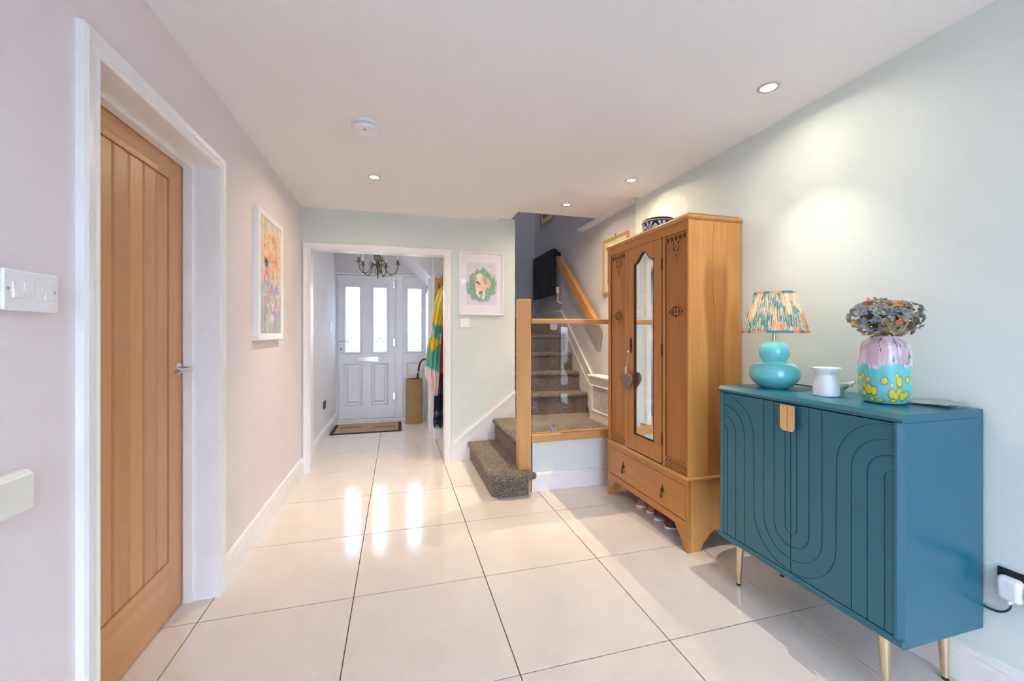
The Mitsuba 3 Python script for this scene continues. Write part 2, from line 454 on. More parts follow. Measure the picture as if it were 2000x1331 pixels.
body(k, cat(B(AX0 - .02, AX0, YB - .001, YB + .101, 0, AZ), B(AX1, AX1 + .02, YB - .001, YB + .101, 0, AZ), B(AX0 - .02, AX1 + .02, YB - .001, YB + .101, AZ, AZ + .02)), 'm_trim')
# sloping string board on the back wall beside the bottom steps
k = struct('baseboard_back', 'white sloping string board beside the bottom steps')
st = Polygon([(.479, 0), (1.098, 0), (1.098, .622), (.479, .150)])
cap1 = Polygon([(.479, .150), (1.098, .622), (1.098, .592), (.479, .120)])
cap2 = Polygon([(.479, .118), (1.098, .590), (1.098, .574), (.479, .102)])
body(k, cat(prism(st, 'y', YB - .014, YB), prism(cap1, 'y', YB - .022, YB - .0135), prism(cap2, 'y', YB - .018, YB - .0135)), 'm_trim')
# rising string board on the stair wall, level on the half landing
k = struct('baseboard_stair_string', 'white string board rising up the stair wall')
zz = lambda y: .754 + (y - 3.764) * (1.462 - .754) / (4.59 - 3.764)
st = Polygon([(2.96, .372), (2.96, .50), (3.46, .50), (3.46, zz(3.46)), (4.59, 1.462), (5.6, 1.462), (5.6, 1.30), (4.9, 1.30), (3.8, .372)])
rail = LineString([(3.46, zz(3.46) - .012), (4.59, 1.45), (5.6, 1.45)]).buffer(.012, cap_style=2, join_style=2)
rail2 = LineString([(3.46, zz(3.46) - .16), (4.59, 1.45 - .148)]).buffer(.006, cap_style=2, join_style=2)
body(k, cat(prism(st, 'x', XS - .016, XS), prism(rail, 'x', XS - .026, XS - .0155), prism(rail2, 'x', XS - .021, XS - .0155)), 'm_trim')

# ------------------------------------------------------------------ oak door on the left
mat('m_groove_shadow', (.13, .055, .018), .6, .2)  # dark tone that puts the shade of the plank grooves into colour
k = struct('door_1', 'oak plank door with a steel lever handle')
DX = -.91
zt0, zb0 = 1.824, .236
part(k, 'core', B(DX - .034, DX - .022, 1.46, 2.03, zb0 - .01, zt0 + .01), 'm_groove_shadow')  # darker than the planks so the grooves look shaded
part(k, 'stile', CB(DX - .04, DX, 2.022, DY1 - .003, .006, DZ - .003, .002), 'm_door_oak')
part(k, 'stile', CB(DX - .04, DX, DY0 + .003, 1.47, .006, DZ - .003, .002), 'm_door_oak')
wood('m_door_rail', (.47, .236, .090), (.61, .35, .16), 1, rough=.38, f=42, fig=.3, seed=2.2)
part(k, 'rail', CB(DX - .04, DX, 1.47, 2.022, zt0, DZ - .003, .002), 'm_door_rail')
part(k, 'rail', CB(DX - .04, DX, 1.47, 2.022, .006, zb0, .002), 'm_door_rail')
pe = [1.47, 1.50, 1.588, 1.677, 1.763, 1.850, 1.935, 2.022]
for q, tone in enumerate((.93, 1.0, 1.07)):
    wood(f'm_plank_{q}', tuple(float(c) * tone for c in (.47, .236, .090)), tuple(float(c) * tone for c in (.61, .35, .16)), 2, rough=.38, f=22, fig=.10, seed=11.3 * (q + 1), grain=.4)
for q, (a, b) in enumerate(zip(pe[:-1], pe[1:])):
    part(k, 'plank', CB(DX - .03, DX - .004, a + .0022, b - .0022, zb0, zt0, .006), f'm_plank_{(0, 2, 1, 0, 2, 0, 1)[q]}')
h = part(k, 'handle', orient(L([(0, 0), (.026, 0), (.026, .007), (.023, .009), (.012, .0095), (0, .0095)], 40), (1, 0, 0), (DX, 2.08, 1.032)), 'm_chrome', 30, label='satin steel lever handle')
part(h, 'lever', tube(smooth_path([(DX + .008, 2.08, 1.032), (DX + .040, 2.08, 1.032), (DX + .052, 2.074, 1.032), (DX + .056, 2.06, 1.031), (DX + .056, 1.985, 1.030), (DX + .054, 1.965, 1.030)], 40), .0095, 16), 'm_steel', 40)

# ------------------------------------------------------------------ electrical bits on the left wall
k = thing('light_switch', 'white four gang rocker switch on the pink wall left of the oak door', 'light switch')
part(k, 'back_box', CB(XL, -.763, 1.060, 1.196, 1.232, 1.314, .003), 'm_plastic')
part(k, 'plate', CB(-.763, -.755, 1.059, 1.197, 1.231, 1.315, .0025), 'm_plastic')
for q in range(4):
    y0 = 1.0785 + q * .0250 - (.0005 if q < 2 else -.0015)
    tilt = 1 if q in (0, 3) else -1
    pr = Polygon([(-.756, 1.258), (-.756, 1.291), (-.7540 if tilt > 0 else -.7512, 1.291), (-.7512 if tilt > 0 else -.7540, 1.258)])
    part(k, 'rocker', prism(pr, 'y', y0 + .0008, y0 + .0240), 'm_plastic')
for y in (1.069, 1.186):
    part(k, 'screw', orient(L([(0, 0), (.0032, 0), (.0032, .0006), (0, .0006)], 16), (1, 0, 0), (-.7551, y, 1.2755)), 'm_steel')
k = thing('blank_plate', 'cream double blanking plate low on the pink wall at the left edge', 'wall plate')
part(k, 'back_box', CB(XL, -.762, .985, 1.136, .806, .892, .004), 'm_cream_plastic')
part(k, 'cover', CB(-.762, -.752, .988, 1.130, .810, .889, .004), 'm_cream_plastic')

# ------------------------------------------------------------------ pictures
def frame(k, path, prof, normal, m):
    return part(k, 'frame', sweep(path, prof, normal, closed=True), m)

def flower_art(p, n, uv):
    x0, y0 = uv.x * .5, uv.y * .75
    x = x0 + .022 * (noise(x0 * 40, y0 * 40, 1) - .5) + .008 * (noise(x0 * 130, y0 * 130, 2) - .5)
    y = y0 + .026 * (noise(x0 * 40, y0 * 40, 3) - .5) + .008 * (noise(x0 * 130, y0 * 130, 4) - .5)
    a = fbm(x * 14, y * 6, 0, 3)
    top = mix((.60, .56, .50), (.76, .60, .38), smoothstep(.3, .75, fbm(x * 9 + 4, y * 5, 3, 3)))
    low = mix((.28, .35, .44), (.52, .56, .54), fbm(x * 40, y * 11, 7, 3))
    c = mix(low, top, smoothstep(.12, .46, y + .25 * (a - .5)))
    c = mix(c, (.30, .36, .24), .65 * smoothstep(.55, .7, fbm(x * 70, y * 12, 11, 2)))
    inside = smoothstep(1.2, .7, dr.square((x - .28) / .20) + dr.square((y - .37) / .28) + .5 * (fbm(x * 20, y * 20, 6, 2) - .5))
    for s, pal in ((11., 0), (17., 1), (30., 2)):
        d, e, r = voronoi(x * s + 3.1 * pal, y * s + 7.7 * pal)
        up = smoothstep(.22, .50, y)
        q = cell_rand(r * 91.)
        warm = mix(mix((.74, .27, .08), (.84, .52, .22), q), mix((.62, .16, .18), (.84, .60, .42), q), smoothstep(.35, .65, cell_rand(r * 57.)))
        cool = mix(mix((.30, .38, .68), (.72, .34, .46), smoothstep(.4, .6, q)), (.84, .82, .74), smoothstep(.62, .70, cell_rand(r * 57.)))
        col = mix(cool, warm, dr.clip(up * 1.3 - .15 + .5 * (q - .5), 0, 1))
        tex = fbm(x * 110, y * 110, 3. + pal, 3)
        col = col * (.55 + .9 * tex)
        col = mix(col, col * mi.Color3f(.35, .28, .30), .8 * smoothstep(.20, .06, d + .1 * (tex - .5)))
        c = mix(c, col, (.9 - .15 * pal) * inside * smoothstep(.50, .34, d + .25 * (tex - .5)) * smoothstep(.2, .35, cell_rand(r * 133.)))
    c = mix(c, (.04, .05, .13), .9 * smoothstep(1.2, .7, dr.square((x - .165) / .030) + dr.square((y - .46) / .036)))
    return mix(c, c * 1.15, .5 * (fbm(x0 * 240, y0 * 240, 9, 2) - .3))
mat('m_flower_art', proc(flower_art), .7, .2)
k = thing('flower_painting', 'flower bouquet painting in a white frame on the pink wall', 'painting')
y0, y1, z0, z1 = 2.617, 3.137, 1.142, 1.911
frame(k, [(XL, y0, z0), (XL, y1, z0), (XL, y1, z1), (XL, y0, z1)], [(0, 0), (.0, .028), (.004, .031), (.036, .031), (.040, .026), (.040, 0)], (1, 0, 0), 'm_paint_frame')
m, uv = quad((XL + .022, y1 - .038, z0 + .05), (XL + .022, y0 + .030, z0 + .05), (XL + .022, y0 + .030, z1 - .045), (XL + .022, y1 - .038, z1 - .045))
m = B(XL + .004, XL + .022, y0 + .032, y1 - .038, z0 + .038, z1 - .038)
v = np.array(m.vertices)
part(k, 'canvas', m, 'm_flower_art', uv=np.stack([(v[:, 1] - y0) / (y1 - y0), (v[:, 2] - z0) / (z1 - z0)], 1), label='painted bouquet of orange, pink and blue flowers')

def dog_art(p, n, uv):
    x, y = uv.x, uv.y
    def ell(cx, cy, rx, ry, soft=.25, rot=0.):
        ca, sa = math.cos(rot), math.sin(rot)
        u, w = (x - cx) * ca + (y - cy) * sa, -(x - cx) * sa + (y - cy) * ca
        return smoothstep(1 + soft, 1 - soft, dr.square(u / rx) + dr.square(w / ry))
    wash = fbm(x * 9, y * 12, 1, 3)
    paper = mix((.68, .65, .68), (.60, .58, .60), smoothstep(.55, .75, wash))
    edge = dr.square((x - .50) / .50) + dr.square((y - .455) / .40) + .9 * (fbm(x * 11, y * 14, 5, 3) - .5)
    grass = mix((.12, .27, .12), (.33, .50, .30), fbm(x * 26, y * 34, 3, 3))
    c = mix(paper, grass, smoothstep(1.12, .72, edge))
    fur = mix((.62, .38, .20), (.88, .70, .46), fbm(x * 30, y * 30, 8, 2))
    pale = mix((.84, .66, .46), (.92, .82, .64), fbm(x * 30, y * 30, 9, 2))
    c = mix(c, fur * .92, ell(.66, .53, .15, .115, rot=-.45))
    c = mix(c, fur, ell(.47, .44, .19, .15))
    c = mix(c, pale, ell(.42, .43, .11, .14))
    c = mix(c, mi.Color3f(.72, .42, .34), .7 * ell(.44, .45, .10, .055, .5))
    c = mix(c, mi.Color3f(.10, .09, .10), .8 * ell(.47, .30, .07, .04, .4))
    c = mix(c, pale, ell(.36, .28, .045, .085, rot=.5)); c = mix(c, pale, ell(.57, .25, .042, .10, rot=-.22))
    c = mix(c, pale * 1.03, ell(.42, .215, .04, .025)); c = mix(c, pale * 1.03, ell(.545, .165, .045, .026))
    c = mix(c, fur, ell(.43, .625, .145, .125)); c = mix(c, pale, ell(.42, .66, .10, .075))
    c = mix(c, fur * .72, ell(.295, .615, .045, .095, rot=.1)); c = mix(c, fur * .70, ell(.60, .60, .055, .115, rot=.15))
    c = mix(c, pale, ell(.385, .565, .065, .055))
    c = mix(c, mi.Color3f(.05, .04, .05), ell(.36, .535, .038, .026, .5)); c = mix(c, mi.Color3f(.14, .10, .11), ell(.41, .500, .055, .018, .4))
    c = mix(c, mi.Color3f(.04, .03, .03), ell(.345, .635, .014, .010, .5)); c = mix(c, mi.Color3f(.06, .04, .03), ell(.485, .632, .016, .010, .5))
    return c
mat('m_dog_art', proc(dog_art), .35, .4)
k = thing('dog_picture', 'white framed print of a golden dog on grass on the sage wall', 'picture')
x0, x1, z0, z1 = .553, .979, 1.353, 1.953
yw = YB
frame(k, [(x0, yw, z0), (x1, yw, z0), (x1, yw, z1), (x0, yw, z1)][::1], [(0, 0), (0, .022), (.003, .025), (.013, .025), (.015, .022), (.015, 0)], (0, -1, 0), 'm_paint_frame')
part(k, 'mount', B(x0 + .012, x1 - .012, yw - .012, yw, z0 + .012, z1 - .012), 'm_mount')
ax0, ax1, az0, az1 = .622, .912, 1.452, 1.852
m, uv = quad((ax0, yw - .0128, az0), (ax1, yw - .0128, az0), (ax1, yw - .0128, az1), (ax0, yw - .0128, az1))
part(k, 'print', m, 'm_dog_art', uv=uv, label='watercolour print of a golden retriever lying on grass')
part(k, 'glazing', quad((x0 + .012, yw - .018, z0 + .012), (x1 - .012, yw - .018, z0 + .012), (x1 - .012, yw - .018, z1 - .012), (x0 + .012, yw - .018, z1 - .012))[0], 'm_glass')

def stair_art(p, n, uv):
    a = fbm(uv.x * 5, uv.y * 9, 2, 4)
    return mix(mix((.10, .10, .14), (.22, .20, .24), a), (.30, .22, .13), smoothstep(.5, .7, fbm(uv.x * 7 + 3, uv.y * 6, 6, 3)) * smoothstep(.6, .2, uv.y))
mat('m_stair_art', proc(stair_art), .4, .4)
def gilt_picture(name, label, y0, y1, z0, z1, w, mw, fm, mm):
    k = thing(name, label, 'picture')
    part(k, 'frame', sweep([(XS, y1, z0), (XS, y0, z0), (XS, y0, z1), (XS, y1, z1)], [(0, 0), (0, .018), (.004, .022), (w * .6, .018), (w, .012), (w, 0)], (-1, 0, 0), closed=True), fm)
    part(k, 'mount', B(XS - .010, XS, y0 + w * .8, y1 - w * .8, z0 + w * .8, z1 - w * .8), mm)
    m, uv = quad((XS - .0108, y1 - mw, z0 + mw), (XS - .0108, y0 + mw, z0 + mw), (XS - .0108, y0 + mw, z1 - mw), (XS - .0108, y1 - mw, z1 - mw))
    part(k, 'print', m, 'm_stair_art', uv=uv)
    return k
k = gilt_picture('framed_picture', 'gilt framed dark picture on the stair wall behind the wardrobe', 3.112, 3.548, 1.550, 2.058, .026, .085, 'm_gilt', 'm_cream_mount')
part(k, 'hanger', cat(tube([(XS - .006, 3.33, 2.052), (XS - .006, 3.33, 2.075)], .003, 8), ball((XS - .006, 3.33, 2.077), .005, 1)), 'm_brass')
gilt_picture('framed_picture', 'wood framed picture hanging high in the stairwell above the radiator', 4.86, 5.335, 2.635, 3.15, .03, .085, 'm_frame_oak', 'm_cream_mount')

# ------------------------------------------------------------------ small plate under the dog picture
k = thing('fused_switch', 'small white fused spur plate under the dog picture', 'wall plate')
part(k, 'plate', CB(.562, .655, YB - .010, YB, 1.236, 1.322, .003), 'm_plastic')
part(k, 'rocker', CB(.597, .622, YB - .013, YB - .010, 1.264, 1.294, .001), 'm_plastic')
for x in (.575, .642):
    part(k, 'screw', orient(L([(0, 0), (.0035, 0), (.0035, .0006), (0, .0006)], 16), (0, -1, 0), (x, YB - .0101, 1.279)), 'm_steel')

# ------------------------------------------------------------------ downlights
labs = ['recessed downlight above the blue sideboard, brightest and nearest', 'recessed downlight beyond the smoke alarm near the pink wall',
        'recessed downlight above the tall wardrobe', 'recessed downlight in the higher ceiling over the stairs']
mat('m_bezel', (.55, .53, .50), .22, metal=1.0)
ringm = L([(.030, -.0005), (.0335, -.004), (.041, -.004), (.0445, -.001), (.0445, 0.004), (.030, .004), (.030, -.0005)], 48)
lens = L([(0, -.0015), (.030, -.0015), (.030, .002), (0, .002)], 40)
for i, (x, y, z, c, t) in enumerate(DOWNLIGHTS):
    k = thing('downlight', labs[i], 'ceiling light', 'recessed ceiling downlights')
    r_ = ringm.copy(); r_.apply_translation((x, y, z)); l_ = lens.copy(); l_.apply_translation((x, y, z - .001))
    part(k, 'bezel', r_, 'm_bezel', 30)
    part(k, 'lens', l_, 'm_plastic', emitter={'type': 'area', 'radiance': {'type': 'rgb', 'value': (11.0 * t).tolist()}})

k = thing('smoke_alarm', 'round white smoke alarm on the ceiling', 'smoke alarm')
sx, sy = -.158, 2.235
part(k, 'base', L([(.0, 0), (.068, 0), (.070, -.003), (.068, -.016), (.064, -.018), (0, -.018)][::-1], 64, (sx, sy, H)), 'm_plastic', 30)
part(k, 'cover', L([(0, -.046), (.046, -.045), (.058, -.041), (.064, -.034), (.066, -.0265), (.060, -.0262), (.060, -.0235), (.066, -.0232), (.066, -.021), (.060, -.0208), (.060, -.018), (0, -.018)], 64, (sx, sy, H)), 'm_plastic', 30)
gr = [ ]
for a in range(24):
    w = a / 24 * 2 * math.pi
    m = CB(.059, .0662, -.0022, .0022, -.0265, -.018, .0003); m.apply_transform(trimesh.transformations.rotation_matrix(w, (0, 0, 1))); m.apply_translation((sx, sy, H)); gr.append(m)
part(k, 'grille', cat(gr), 'm_plastic')
part(k, 'vent_gap', L([(.0585, -.0265), (.0598, -.0265), (.0598, -.018), (.0585, -.018)], 48, (sx, sy, H)), 'm_dark')
part(k, 'button', L([(0, -.0485), (.008, -.048), (.009, -.045), (0, -.044)], 24, (sx + .02, sy - .016, H)), 'm_plastic', 30)
part(k, 'indicator', CB(sx - .006, sx + .003, sy - .034, sy - .029, H - .047, H - .044, .0004), 'm_dark')

# ------------------------------------------------------------------ front door and sidelight
def glazed(k, x0, x1, z0, z1, y, bold=True):
    """bead, pane and leaded lines of one opening"""
    part(k, 'bead', sweep([(x0, y, z0), (x1, y, z0), (x1, y, z1), (x0, y, z1)], [(.004, -.02), (.0, .004), (-.008, .012), (-.022, .012), (-.030, .004), (-.030, -.004)][::-1], (0, -1, 0), closed=True), 'm_upvc')
    yg = y + .012
    part(k, 'pane', quad((x0, yg, z0), (x1, yg, z0), (x1, yg, z1), (x0, yg, z1))[0], 'm_glass')
    w, cx = x1 - x0, (x0 + x1) / 2
    a, b = x0 + .2 * w, x1 - .2 * w
    ls = [LineString([(a, z0), (a, z1)]), LineString([(b, z0), (b, z1)]), LineString([(x0, z0 + .04), (x1, z0 + .04)]), LineString([(x0, z1 - .04), (x1, z1 - .04)])]
    thick = []
    for zc in (z0 + .13, z0 + .415, z0 + .69):
        thick.append(LineString([(a, zc), (cx, zc + .065), (b, zc)]))
        thick.append(LineString([(a, zc), (cx, zc - .065), (b, zc)]))
    for q0, q1 in ((z0 + .195, z0 + .35), (z0 + .48, z0 + .625), (z0 + .755, z1), (z0, z0 + .065)):
        ls.append(LineString([(cx, q0), (cx, q1)]))
    clip = sbox(x0, z0, x1, z1)
    came = unary_union([l.buffer(.0017, cap_style=2) for l in ls] + [l.buffer(.0048, cap_style=2) for l in (thick[:1] + thick[2:3] if bold else [])] + [l.buffer(.0017, cap_style=2) for l in (thick[1:2] + thick[3:] if bold else thick)]).intersection(clip)
    part(k, 'leading', prism(came, 'y', yg - .004, yg - .001), 'm_lead')
    st = [m for q in (a, b) for zc in (z0 + .13, z0 + .415, z0 + .69) for m in [ball((q, yg - .003, zc), .008, 1, (1, .4, 1))]]
    part(k, 'boss', cat(st), 'm_lead', True)

def raised_panel(k, x0, x1, z0, z1, y):
    part(k, 'moulding', sweep([(x0, y, z0), (x1, y, z0), (x1, y, z1), (x0, y, z1)], [(0, -.002), (0, .004), (.008, .010), (.018, .008), (.026, .001), (.026, -.002)], (0, -1, 0), closed=True), 'm_upvc')
    c = .022
    x0, x1, z0, z1 = x0 + .036, x1 - .036, z0 + .036, z1 - .036
    pts = [(x, y + .001, z) for x in (x0, x1) for z in (z0, z1)] + [(x, y - .007, z) for x in (x0 + c, x1 - c) for z in (z0 + c, z1 - c)]
    part(k, 'panel', mani(m3.Manifold.hull_points(np.array(pts))), 'm_upvc')

k = struct('door_2', 'white panelled front door with two leaded glass panes')
LY = 5.872
g1, g2 = (-.665, -.492, .935, 1.802), (-.312, -.145, .935, 1.802)
leaf = sbox(-.760, .034, -.034, 1.962).difference(sbox(g1[0], g1[2], g1[1], g1[3])).difference(sbox(g2[0], g2[2], g2[1], g2[3]))
part(k, 'leaf', prism(leaf, 'y', LY, LY + .044), 'm_upvc')
glazed(k, g1[0], g1[1], g1[2], g1[3], LY, False)
glazed(k, g2[0], g2[1], g2[2], g2[3], LY)
raised_panel(k, -.690, -.452, .215, .785, LY)
raised_panel(k, -.350, -.122, .215, .785, LY)
lp = part(k, 'letter_plate', sweep([(-.546, LY, .797), (-.252, LY, .797), (-.252, LY, .871), (-.546, LY, .871)], [(0, 0), (0, .007), (.004, .010), (.012, .010), (.014, .004), (.014, 0)], (0, -1, 0), closed=True), 'm_chrome', label='chrome letter plate')
part(lp, 'flap', CB(-.534, -.264, LY - .005, LY + .002, .809, .859, .002), 'm_chrome')
hp = part(k, 'handle', CB(-.738, -.710, LY - .010, LY, .925, 1.155, .004), 'm_steel', label='silver lever handle on a long plate')
part(hp, 'lever', tube(smooth_path([(-.724, LY - .008, 1.078), (-.724, LY - .050, 1.078), (-.712, LY - .058, 1.078), (-.64, LY - .058, 1.076), (-.605, LY - .056, 1.076)], 24), .009, 12), 'm_steel', 40)
part(hp, 'lock_cylinder', orient(L([(0, 0), (.011, 0), (.011, .006), (0, .006)], 20), (0, -1, 0), (-.724, LY - .009, .975)), 'm_old_brass')
for z in (1.845, 1.06, .325):
    h = part(k, 'hinge', CB(-.060, -.032, LY - .018, LY, z - .052, z + .052, .003), 'm_steel')
    part(h, 'knuckle', L([(0, z - .06), (.010, z - .06), (.010, z + .06), (0, z + .06)], 16, (-.027, LY - .012, 0)), 'm_steel', 30)
k = struct('trim_6', 'white front door frame and mullion')
fp = sbox(XL, 0, .405, 1.985).difference(sbox(-.764, .030, -.030, 1.966)).difference(sbox(.074, .030, .387, 1.966))
fp2 = sbox(XL, 0, .405, 1.985).difference(sbox(-.748, .046, -.046, 1.950)).difference(sbox(.090, .046, .371, 1.950))
body(k, cat(prism(fp, 'y', 5.862, 5.93), prism(fp2, 'y', 5.918, 5.93), CB(-.775, -.762, 5.850, 5.864, 0, 1.975, .002), CB(-.012, .058, 5.850, 5.864, .03, 1.975, .002), CB(XL, .405, 5.848, 5.864, 1.968, 1.99, .003), CB(XL, .405, 5.846, 5.93, 0, .028, .004)), 'm_upvc')
k = struct('window_1', 'white sidelight panel with one leaded glass pane')
g3 = (.138, .314, .938, 1.80)
leaf = sbox(.078, .034, .383, 1.962).difference(sbox(g3[0], g3[2], g3[1], g3[3]))
part(k, 'leaf', prism(leaf, 'y', LY, LY + .044), 'm_upvc')
glazed(k, g3[0], g3[1], g3[2], g3[3], LY)
raised_panel(k, .112, .346, .215, .785, LY)

# ------------------------------------------------------------------ doormat, basket, umbrella
def mat_col(p, n, uv):
    x, y = uv.x * .80, uv.y * .50
    pile = mix((.34, .22, .11), (.50, .36, .20), fbm(p.x * 160, p.y * 160, 0, 2))
    c = mix(pile, (.24, .17, .10), .5 * fbm(x * 7, y * 9, 4, 2))
    d = mi.Float(0)
    for cx, cy in ((.20, .30), (.60, .24)):
        u, w = (x - cx) / .145, (y - cy) / .065
        leaf = dr.abs(dr.sin((u * 3.2 + dr.abs(w) * 1.2) * 5.0)) - .25 - .9 * dr.abs(w) * .6
        d = dr.maximum(d, smoothstep(.12, .3, leaf) * smoothstep(1.1, .8, u * u + w * w))
    return mix(c, (.030, .030, .034), .8 * d)
mat('m_coir', proc(mat_col), .95, .1)
k = thing('doormat', 'brown coir doormat with a dark border in front of the front door', 'doormat')
part(k, 'border', CB(-.762, .048, 5.155, 5.690, .0, .009, .002), 'm_dark', label='dark rubber border')
m = CB(-.722, .008, 5.190, 5.655, .002, .014, .003); v = np.array(m.vertices)
part(k, 'pile', m, 'm_coir', uv=np.stack([(v[:, 0] + .762) / .80, (v[:, 1] - 5.155) / .50], 1))

def weave(p, n, uv):
    return mix((.22, .11, .04), (.60, .40, .19), fbm(uv.x * 200, uv.y * 110, 1, 3))
mat('m_seagrass', proc(weave), .7, .25)
k = thing('umbrella_basket', 'tall round woven seagrass basket beside the front door', 'basket')
bx, by, br, bh = .208, 5.590, .104, .575
th = np.linspace(0, 2 * np.pi, 289); zz_ = np.linspace(0, bh, 150)
TH, ZZ = np.meshgrid(th, zz_)
row = np.floor(ZZ / .0165)
ph = TH * 24 / (2 * np.pi) + .5 * (row % 2)
fr_ = ph % 1.0; zr = (ZZ / .0165) % 1.0
bump = np.sqrt(np.clip(1 - (2 * fr_ - 1) ** 2, 0, 1)) * np.sqrt(np.clip(1 - (2 * zr - 1 + .7 * (fr_ - .5)) ** 2, 0, 1))
R = br - .008 + .013 * bump
m = grid_mesh(np.stack([bx + R * np.cos(TH), by + R * np.sin(TH), ZZ], -1)); m.invert()
part(k, 'side', m, 'm_seagrass', True, uv=np.stack([(TH / 6.28).ravel(), (ZZ / bh).ravel()], 1))
part(k, 'lining', cat(L([(br - .006, bh), (br - .012, bh), (br - .012, .02), (0, .02)], 48, (bx, by, 0)), L([(0, .02), (0, .002), (br - .006, .002), (br-.006, .01)][::-1], 48, (bx, by, 0))), 'm_dark')
tw = [(bx + (br - .001) * math.cos(a), by + (br - .001) * math.sin(a), bh) for a in np.linspace(0, 2 * math.pi, 65)]
m, uv_ = None, None
mat('m_seagrass_rim', (.44, .27, .12), .7, .25)
part(k, 'rim', tube(tw, .008, 10, cap=False), 'm_seagrass_rim', True)
k = thing('umbrella', 'black folded umbrella with a hooked handle in the seagrass basket', 'umbrella')
ax_ = lambda t: np.array([.150, 5.57, .03]) * (1 - t) + np.array([.268, 5.55, .690]) * t
pts, rr = [ax_(t) for t in np.linspace(0, 1, 40)], []
cm = []
for t in np.linspace(0, 1, 40): rr.append(.006 + .030 * math.sin(min(1, t * 1.02) * math.pi) ** .6 * (1 if t < .8 else max(.35, 1 - (t - .8) * 3)))
part(k, 'canopy', tube(pts, rr, 9), 'm_black')
part(k, 'handle', tube(smooth_path([ax_(.97), (.270, 5.55, .74), (.284, 5.55, .785), (.306, 5.55, .822), (.338, 5.55, .842), (.366, 5.55, .836), (.378, 5.55, .812)], 30), .0115, 12), 'm_black', 40)
part(k, 'ferrule', tube([ax_(.955), ax_(.995)], .012, 12), 'm_steel', 30)

# ------------------------------------------------------------------ hall plates on the left wall
k = thing('hall_socket', 'dark metal socket plate low on the hall wall near the front door', 'socket')
part(k, 'plate', CB(XL, XL + .008, 4.895, 5.025, .345, .432, .002), 'm_radiator')
for y in (4.935, 4.985): part(k, 'switch', CB(XL + .008, XL + .012, y - .009, y + .009, .398, .420, .001), 'm_black')
for y in (4.935, 4.985): part(k, 'outlet', CB(XL + .008, XL + .0095, y - .014, y + .014, .355, .388, .0006), 'm_black')
k = thing('hall_switch', 'small white switch plate on the hall wall beside the front door', 'light switch')
part(k, 'plate', CB(XL, XL + .009, 5.335, 5.425, 1.222, 1.312, .002), 'm_plastic')
part(k, 'rocker', CB(XL + .009, XL + .012, 5.368, 5.392, 1.252, 1.282, .001), 'm_plastic')

# ------------------------------------------------------------------ chandelier
k = thing('chandelier', 'antique brass chandelier with candle arms hanging in the hall', 'chandelier')
cx, cy = -.218, 4.90
part(k, 'rose', L([(0, 2.215), (.03, 2.22), (.05, 2.245), (.052, 2.26), (0, 2.26)], 32, (cx, cy, 0)), 'm_brass', 30)
part(k, 'chain', cat([trimesh.creation.torus(.010, .0022, major_sections=12, minor_sections=6).apply_transform(T_) for T_ in
     [trimesh.transformations.translation_matrix((cx, cy, z)) @ trimesh.transformations.rotation_matrix(math.pi / 2, (0, 0, 1) if i % 2 else (1, 0, 0)) @ (trimesh.transformations.rotation_matrix(math.pi / 2, (1, 0, 0)) if i % 2 else np.eye(4)) for i, z in enumerate(np.arange(2.118, 2.222, .0165))]]), 'm_brass', True)
cage = []
for s in (1, -1):
    for a in range(8):
        t = np.linspace(0, 1, 20)
        r = .004 + .036 * np.sin(np.pi * t) ** .8
        w = a / 8 * 2 * np.pi + s * t * 2.4
        cage.append(tube(np.stack([cx + r * np.cos(w), cy + r * np.sin(w), 1.985 + .125 * t], 1), .0024, 6))
part(k, 'lattice_cage', cat(cage), 'm_brass', True)
part(k, 'hub', L([(0, 1.800), (.004, 1.806), (.008, 1.812), (.003, 1.820), (.007, 1.832), (.004, 1.85), (.006, 1.905), (.012, 1.925), (.030, 1.948), (.032, 1.962), (.020, 1.975), (.010, 1.985), (.012, 1.993), (0, 2.0)], 28, (cx, cy, 0)), 'm_brass', 40)
part(k, 'loop', cat([tube([(cx + .03 * math.cos(q) * math.cos(w) , cy + .03 * math.cos(q) * math.sin(w), 1.885 + .036 * math.sin(q)) for q in np.linspace(0, 2 * math.pi, 25)], .0028, 6) for w in (.3, 1.87)]), 'm_old_brass', True)
for deg in (67, 139, 211, 283, 355):
    a = math.radians(deg); d = np.array([math.cos(a), math.sin(a), 0]); c0 = np.array([cx, cy, 0])
    P_ = lambda r, z: c0 + d * r + np.array([0, 0, z])
    arm = part(k, 'arm', cat(tube(smooth_path([P_(.022, 1.955), P_(.060, 1.955), P_(.082, 1.925), P_(.105, 1.880), P_(.145, 1.850), P_(.190, 1.868), P_(.217, 1.915), P_(.222, 1.965)], 40), .0052, 8),
        tube(smooth_path([P_(.082, 1.925), P_(.098, 1.968), P_(.080, 1.988), P_(.062, 1.972), P_(.072, 1.955)], 24), .0036, 8), ball(P_(.146, 1.848), .009, 1)), 'm_brass', True)
    part(arm, 'drip_pan', orient(L([(0, 0), (.010, 0), (.034, .010), (.036, .012), (.010, .006), (0, .006)], 24), (0, 0, 1), P_(.222, 1.962)), 'm_brass', 30)
    part(arm, 'candle_tube', orient(L([(0, 0), (.014, 0), (.014, .046), (.011, .047), (0, .047)], 20), (0, 0, 1), P_(.222, 1.967)), 'm_brass', 30)
    part(arm, 'bulb', orient(L([(0, 0), (.008, 0), (.009, .012), (.016, .032), (.015, .048), (.007, .072), (.001, .09), (0, .09)], 20), (0, 0, 1), P_(.222, 2.013)), 'm_ceramic', True)

